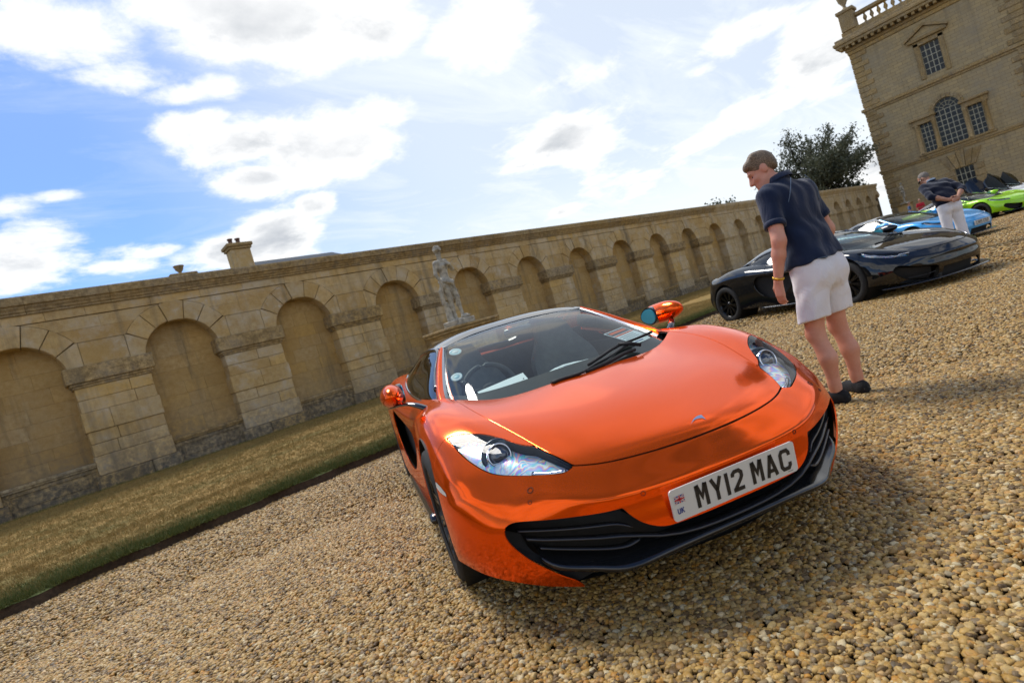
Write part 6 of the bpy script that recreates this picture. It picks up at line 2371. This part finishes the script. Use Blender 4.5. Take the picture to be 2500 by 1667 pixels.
    for s, A in ((-1, LA), (1, RA)):
        hd = radians(-14 if s < 0 else 22)
        fp = foot([], A, hd)
        ob = sdf_mesh(fp + [('-c', tuple(A + v3(0, .02, .055)), tuple(A + v3(0, .0, .2)), .055, .07, .01), ('-c', (A[0] - .3, A[1], -.055), (A[0] + .3, A[1], -.055), .05, .05, .004)], .0065, 'shoe', SHOE, root)
        for q in (-1, 0, 1):
            h_ = v3(sin(hd), cos(hd), 0)
            r_ = v3(cos(hd), -sin(hd), 0)
            p = A - h_ * .074 + r_ * q * .018
            B().ell((p[0], p[1], .05), (.006, .006, .006), 8, 6).build('heel_stud', GLOSSBLK, root, True)
    # bracelet watch on the left wrist
    d_ = (LW - LE) / np.linalg.norm(LW - LE)
    q = Vector(tuple(d_)).to_track_quat('Z', 'Y')
    pc = LW - d_ * .012
    bw = B()
    for k in range(22):
        a = 2 * pi * k / 22
        bw.ell((.0335 * cos(a), .0335 * sin(a), 0), (.0062, .0062, .0085), 8, 6)
    bw.V = [tuple(q @ Vector(v) + Vector(tuple(pc))) for v in bw.V]
    bw.build('bracelet', GOLD, root, True)
    return root


def man_trousers(loc, rz):
    """man leaning forward, hands clasped behind his back"""
    root = empty('person', loc, rz)
    LA, RA = v3(-.12, .0, .085), v3(.12, .0, .085)
    LK, RK = v3(-.115, .02, .49), v3(.115, .02, .49)
    LH, RH = v3(-.095, -.03, .90), v3(.095, -.03, .90)
    CH = v3(0, .12, 1.27)
    NK = v3(0, .24, 1.47)
    HC = v3(-.03, .34, 1.575)
    Rh = rotm('Z', radians(42)) @ rotm('X', radians(-30))
    LS, RS = v3(-.20, .17, 1.39), v3(.20, .17, 1.39)
    LE, RE = v3(-.27, -.07, 1.16), v3(.29, -.07, 1.16)
    LW, RW = v3(-.075, -.20, 1.005), v3(.085, -.20, 1.01)
    sk = [('c', tuple(CH), tuple(NK), .11, .062, .04), ('c', tuple(NK), tuple(HC + v3(0, -.02, -.05)), .058, .056, .03)]
    for S_, E_, W_ in ((LS, LE, LW), (RS, RE, RW)):
        sk += [('c', tuple(S_), tuple(E_), .055, .047, .02), ('c', tuple(E_), tuple(E_ * .6 + W_ * .4), .046, .043, .02), ('c', tuple(E_ * .6 + W_ * .4), tuple(W_), .043, .028, .02)]
    hand(sk, LW + v3(.01, 0, 0), (1, -.1, -.35), (0, -.9, .2), (.2, .2, 1), .5, 1.05)
    hand(sk, RW + v3(-.01, -.025, -.012), (-1, -.1, -.35), (0, -.9, .2), (.2, .2, 1), .7, 1.05)
    sk += [('c', tuple(A + v3(0, 0, -.03)), tuple(A + v3(0, 0, .1)), .042, .04, .02) for A in (LA, RA)]
    sk += head_prims(HC, Rh)
    sdf_mesh(sk, .009, 'body', SKIN2, root)
    sdf_mesh(hair_prims(HC, Rh, True), .008, 'hair', HAIRG, root)
    face_bits(root, HC, Rh)
    P = lambda x, y, z: tuple(HC + Rh @ v3(x, y, z))
    B().tube([P(-.084, .0, .012), P(-.070, .07, .012), P(-.03, .104, .010), (P(.03, .104, .010)), P(.070, .07, .012), P(.084, .0, .012)], [.004, .012, .016, .016, .012, .004], 8).build('sunglasses', GLOSSBLK, root, True)
    sh = [('c', (-.07, -.02, .99), (.07, -.02, .99), .140, .140, .04, (1, .85, 1)), ('c', (-.07, .03, 1.12), (.07, .03, 1.12), .138, .138, .06, (1, .9, 1)), ('c', (-.09, .10, 1.27), (.09, .10, 1.27), .132, .132, .06, (1, .95, 1)),
          ('c', tuple(LS + v3(.03, 0, -.02)), tuple(RS + v3(-.03, 0, -.02)), .088, .088, .05), ('c', tuple(NK + v3(0, -.03, -.05)), tuple(NK + v3(0, -.03, 0)), .075, .068, .04)]
    for S_, E_, W_ in ((LS, LE, LW), (RS, RE, RW)):
        f_ = E_ * .72 + W_ * .28
        sh += [('c', tuple(S_), tuple(E_), .072, .060, .03), ('c', tuple(E_), tuple(f_), .060, .055, .02)]
        d_ = (W_ - E_) / np.linalg.norm(W_ - E_)
        sh += [('-c', tuple(f_ + d_ * .062), tuple(f_ + d_ * .13), .068, .06, .006)]
    sh += [('-e', tuple(NK + v3(0, .045, .08)), (.066, .066, .07), .008)]

    def wr(Fv, ax):
        X, Y, Z = np.meshgrid(*ax, indexing='ij')
        Fv += .005 * np.sin(Z * 30 + X * 20 + 3 * np.sin(Y * 15))
    sdf_mesh(sh, .009, 'sweater', NAVY2, root, 2, wr)
    col = curve([NK + v3(*q) for q in ((.05, .05, .0), (.066, -.02, .02), (.045, -.075, .028), (0, -.092, .030), (-.045, -.075, .028), (-.066, -.02, .02), (-.05, .05, .0))], 24)
    B().grid(np.stack([col, col + v3(0, 0, .022), (col - NK) * 1.18 + NK + v3(0, 0, -.012)], 0)).build('shirt_collar', SEAM, root, True)
    tr = [('c', (-.075, -.03, .95), (.075, -.03, .95), .125, .125, .04, (1, .85, 1)), ('e', (-.08, -.085, .86), (.085, .075, .09), .04), ('e', (.08, -.085, .86), (.085, .075, .09), .04)]
    for A, K, H in ((LA, LK, LH), (RA, RK, RH)):
        tr += [('c', tuple(H), tuple(K), .105, .080, .03), ('c', tuple(K), tuple(A + v3(0, 0, .0)), .080, .070, .03)]
    sdf_mesh(tr, .011, 'trousers', WHITEC, root)
    for s, A in ((-1, LA), (1, RA)):
        sdf_mesh(foot([], A, 0.1 * s), .009, 'shoe', SHOE, root)
    return root


def far_person(loc, rz, shirt, trouser):
    root = empty('person', loc, rz)
    sk = [('c', (0, .0, 1.45), (0, .02, 1.56), .055, .055, .02), ('e', (0, .03, 1.66), (.078, .095, .115), .02)]
    for s in (-1, 1):
        sk += [('c', (s * .20, 0, 1.38), (s * .25, -.02, 1.12), .05, .042, .02), ('c', (s * .25, -.02, 1.12), (s * .22, .10, .90), .04, .03, .02)]
        hand(sk, (s * .22, .10, .89), (0, .2, -1), (-s, 0, 0), (0, 1, 0), .5)
    sdf_mesh(sk, .014, 'body', SKIN2, root)
    sdf_mesh(hair_prims(v3(0, .03, 1.66), np.eye(3), True), .014, 'hair', HAIR, root)
    sdf_mesh([('c', (-.07, 0, 1.0), (.07, 0, 1.0), .125, .125, .04, (1, .8, 1)), ('c', (-.09, 0, 1.28), (.09, 0, 1.28), .125, .125, .05, (1, .85, 1)), ('c', (-.18, 0, 1.40), (.18, 0, 1.40), .07, .07, .05)]
             + [('c', (s * .19, 0, 1.39), (s * .235, -.01, 1.2), .065, .06, .03) for s in (-1, 1)], .014, 'shirt', shirt, root)
    sdf_mesh([('c', (-.07, 0, .93), (.07, 0, .93), .115, .115, .04, (1, .85, 1))] + [('c', (s * .09, 0, .9), (s * .10, .02, .48), .095, .07, .03) for s in (-1, 1)] + [('c', (s * .10, .02, .48), (s * .11, 0, .07), .07, .055, .03) for s in (-1, 1)], .014, 'trousers', trouser, root)
    for s in (-1, 1):
        sdf_mesh(foot([], v3(s * .11, 0, .085), .1 * s), .012, 'shoe', SHOE, root)
    return root


_m = man_shorts((3.945, 1.36, -.012), radians(-17))
_m.scale = (.91, .93, 1.0)
tag(_m, 'man in navy polo shirt, white shorts and black shoes looking down at the orange car', 'person')
_m2 = man_trousers((13.77, 2.12, -.012), radians(-50))
_m2.scale = (1.04, 1.04, 1.06)
_m2.rotation_euler = (radians(-6), 0, radians(-50))
tag(_m2, 'man in dark navy sweater and white trousers leaning forward, hands clasped behind him', 'person')
REDSHIRT = cloth_mat('red_shirt', (0.42, 0.012, 0.03), (0.5, 0.02, 0.04))
BLUESHIRT = cloth_mat('blue_shirt', (0.012, 0.06, 0.17), (0.02, 0.09, 0.22))
DENIM = cloth_mat('dark_denim', (0.02, 0.03, 0.06), (0.03, 0.045, 0.08))
tag(far_person((52.0, 9.75, -.01), radians(120), REDSHIRT, DENIM), 'distant person in a red shirt standing by the house', 'person')
tag(far_person((52.5, 10.55, -.01), radians(-160), BLUESHIRT, DENIM), 'distant person in a dark blue shirt beside the one in red', 'person')
# ---------------------------------------------------------------- statues and pedestals
STATUE = mottled('statue_stone', (0.56, 0.52, 0.42), (0.20, 0.185, 0.155), 9.0, 0.9, 0.6, 40)


def nude_statue(loc, rz, h=.012, sc=1.0):
    """weathered figure in contrapposto: one arm down, the other folded on the chest, drapery about the hips"""
    root = empty('stone_statue', loc, rz)
    k = sc
    S = lambda *a: tuple(np.array(a) * k)
    pr = []
    HC = (-.03, -.02, 1.80)
    Rh = rotm('Z', radians(-62)) @ rotm('X', radians(-4))
    LA, RA = v3(.17, -.08, .13), v3(-.02, .0, .08)
    LK, RK = v3(.13, -.10, .56), v3(-.05, -.02, .55)
    LH, RH = v3(.085, .0, .98), v3(-.105, .0, 1.0)
    for A, K, H in ((LA, LK, LH), (RA, RK, RH)):
        calf = A * .38 + K * .62 + v3(0, .025, 0)
        pr += [('c', S(*(A + v3(0, 0, -.03))), S(*(A + v3(0, 0, .06))), .042 * k, .038 * k, .02), ('c', S(*(A + v3(0, 0, .05))), S(*calf), .038 * k, .060 * k, .03), ('c', S(*calf), S(*K), .060 * k, .058 * k, .03),
               ('c', S(*K), S(*(K * .5 + H * .5)), .060 * k, .088 * k, .03), ('c', S(*(K * .5 + H * .5)), S(*H), .088 * k, .098 * k, .03),
               ('c', S(*(A + v3(0, .03, -.05))), S(*(A + v3(.03, -.14, -.07))), .040 * k, .036 * k, .02)]
    pr += [('c', S(*LH), S(*RH), .105 * k, .105 * k, .05), ('c', S(-.01, .01, 1.05), S(.0, .0, 1.22), .125 * k, .118 * k, .05, (1, .82, 1)), ('c', S(-.06, .0, 1.36), S(.06, .0, 1.38), .118 * k, .118 * k, .06, (1, .85, 1)),
           ('c', S(-.18, .01, 1.50), S(.17, .01, 1.53), .068 * k, .068 * k, .05), ('c', S(0, 0, 1.52), S(-.02, -.01, 1.68), .062 * k, .055 * k, .03), ('e', S(-.065, -.09, 1.40), (.060 * k, .040 * k, .05 * k), .03), ('e', S(.065, -.09, 1.41), (.060 * k, .040 * k, .05 * k), .03)]
    # right arm hanging, left arm bent over the chest
    pr += [('c', S(-.21, .01, 1.48), S(-.27, .03, 1.22), .060 * k, .048 * k, .02), ('c', S(-.27, .03, 1.22), S(-.22, -.05, .98), .047 * k, .032 * k, .02)]
    hand(pr, S(-.22, -.05, .975), (.25, -.1, -1), (.9, .2, 0), (.1, -1, 0), .4, 1.1 * k)
    pr += [('c', S(.20, .01, 1.50), S(.31, -.05, 1.30), .060 * k, .050 * k, .02), ('c', S(.31, -.05, 1.30), S(.13, -.15, 1.42), .048 * k, .034 * k, .02)]
    hand(pr, S(.13, -.15, 1.425), (-1, -.05, .15), (0, .9, -.2), (.1, .1, 1), .35, 1.1 * k)
    hp = head_prims(np.array(S(*HC)), Rh)
    pr += hp
    sdf_mesh(pr, h, 'figure', STATUE, root)
    # curls, hip drapery and falling cloth, tree stump support
    cur = []
    rr = random.Random(5)
    for q in range(46):
        a, b_ = rr.uniform(0, 2 * pi), rr.uniform(-.3, 1.3)
        p = np.array([.088 * cos(a) * cos(b_), .10 * sin(a) * cos(b_) - .015, .095 * sin(b_) + .02])
        if p[1] > .055 and p[2] < .07:
            continue
        cur.append(('e', tuple(np.array(S(*HC)) + Rh @ (p * k)), (.026 * k, .026 * k, .020 * k), .012))
    sdf_mesh(cur, h * .8, 'curled_hair', STATUE, root)
    dr = []
    belt = [(-.20, -.02, 1.03), (-.16, -.12, 1.0), (-.05, -.155, .96), (.05, -.15, .95), (.13, -.11, .99), (.19, -.02, 1.02), (.13, .10, 1.03), (0, .13, 1.04), (-.13, .10, 1.04), (-.20, -.02, 1.03)]
    for a, b_ in zip(belt[:-1], belt[1:]):
        dr.append(('c', S(*a), S(*b_), .034 * k, .034 * k, .02))
    dr += [('c', S(.03, -.16, .95), S(.06, -.15, .84), .045 * k, .03 * k, .02), ('c', S(-.19, -.03, 1.0), S(-.24, .04, .78), .045 * k, .055 * k, .03), ('c', S(-.24, .04, .78), S(-.22, .08, .50), .055 * k, .045 * k, .03),
           ('c', S(-.22, .08, .50), S(-.14, .09, .30), .045 * k, .05 * k, .03), ('c', S(-.26, .02, .72), S(-.28, .06, .45), .025 * k, .02 * k, .02)]

    def fold(Fv, ax):
        X, Y, Z = np.meshgrid(*ax, indexing='ij')
        Fv += .006 * np.sin(X * 70 + Y * 60 + 3 * np.sin(Z * 9))
    sdf_mesh(dr, h * .9, 'drapery', STATUE, root, 1, fold)
    sdf_mesh([('c', S(-.10, .10, .02), S(-.13, .10, .45), .10 * k, .07 * k, .03), ('e', S(.20, -.12, .06), (.13 * k, .10 * k, .07 * k), .03), ('c', S(.20, -.18, .05), S(.32, -.20, .08), .02 * k, .012 * k, .02)], h, 'rock_support', STATUE, root)
    b = B().box(S(-.30, -.27, -.13), S(.38, .24, .02), .02)
    b.build('statue_base', STATUE, root)
    return root


def pedestal(loc, rz, top, wdt=1.35):
    root = empty('stone_pedestal', loc, rz)
    w2 = wdt / 2
    B().box((-w2 * 1.12, -w2 * .95, 0), (w2 * 1.12, w2 * .95, .30), .02).build('pedestal_foot', ST_BASE, root)
    B().box((-w2 * .96, -w2 * .78, .30), (w2 * .96, w2 * .78, top - .20), .015).build('die', ST, root)
    B().box((-w2, -w2 * .82, top - .20), (w2, w2 * .82, top - .13), .02).box((-w2 * 1.10, -w2 * .92, top - .14), (w2 * 1.10, w2 * .92, top - .06), .025).box((-w2 * 1.16, -w2 * .98, top - .065), (w2 * 1.16, w2 * .98, top), .015).build('cap', ST_TOP, root)
    B().box((-w2 * .72, -w2 * .80, .48), (w2 * .72, -w2 * .76, top - .40), .01).build('panel', ST, root)
    return root


tag(pedestal((8.52, 11.3, .09), 0, 1.42), 'square limestone pedestal on the lawn carrying the stone figure', 'pedestal', 'pedestals along the wall')
tag(nude_statue((8.40, 11.2, 1.64), radians(12), .011), 'weathered stone statue of a standing figure, one arm folded over its chest', 'statue', 'statues along the wall')
tag(pedestal((72.6, 14.9, .09), 0, 1.9), 'limestone pedestal at the far end of the wall by the house', 'pedestal', 'pedestals along the wall')
tag(nude_statue((72.5, 14.8, 2.12), radians(50), .03, 1.1), 'pale stone statue at the far end of the wall by the house corner', 'statue', 'statues along the wall')
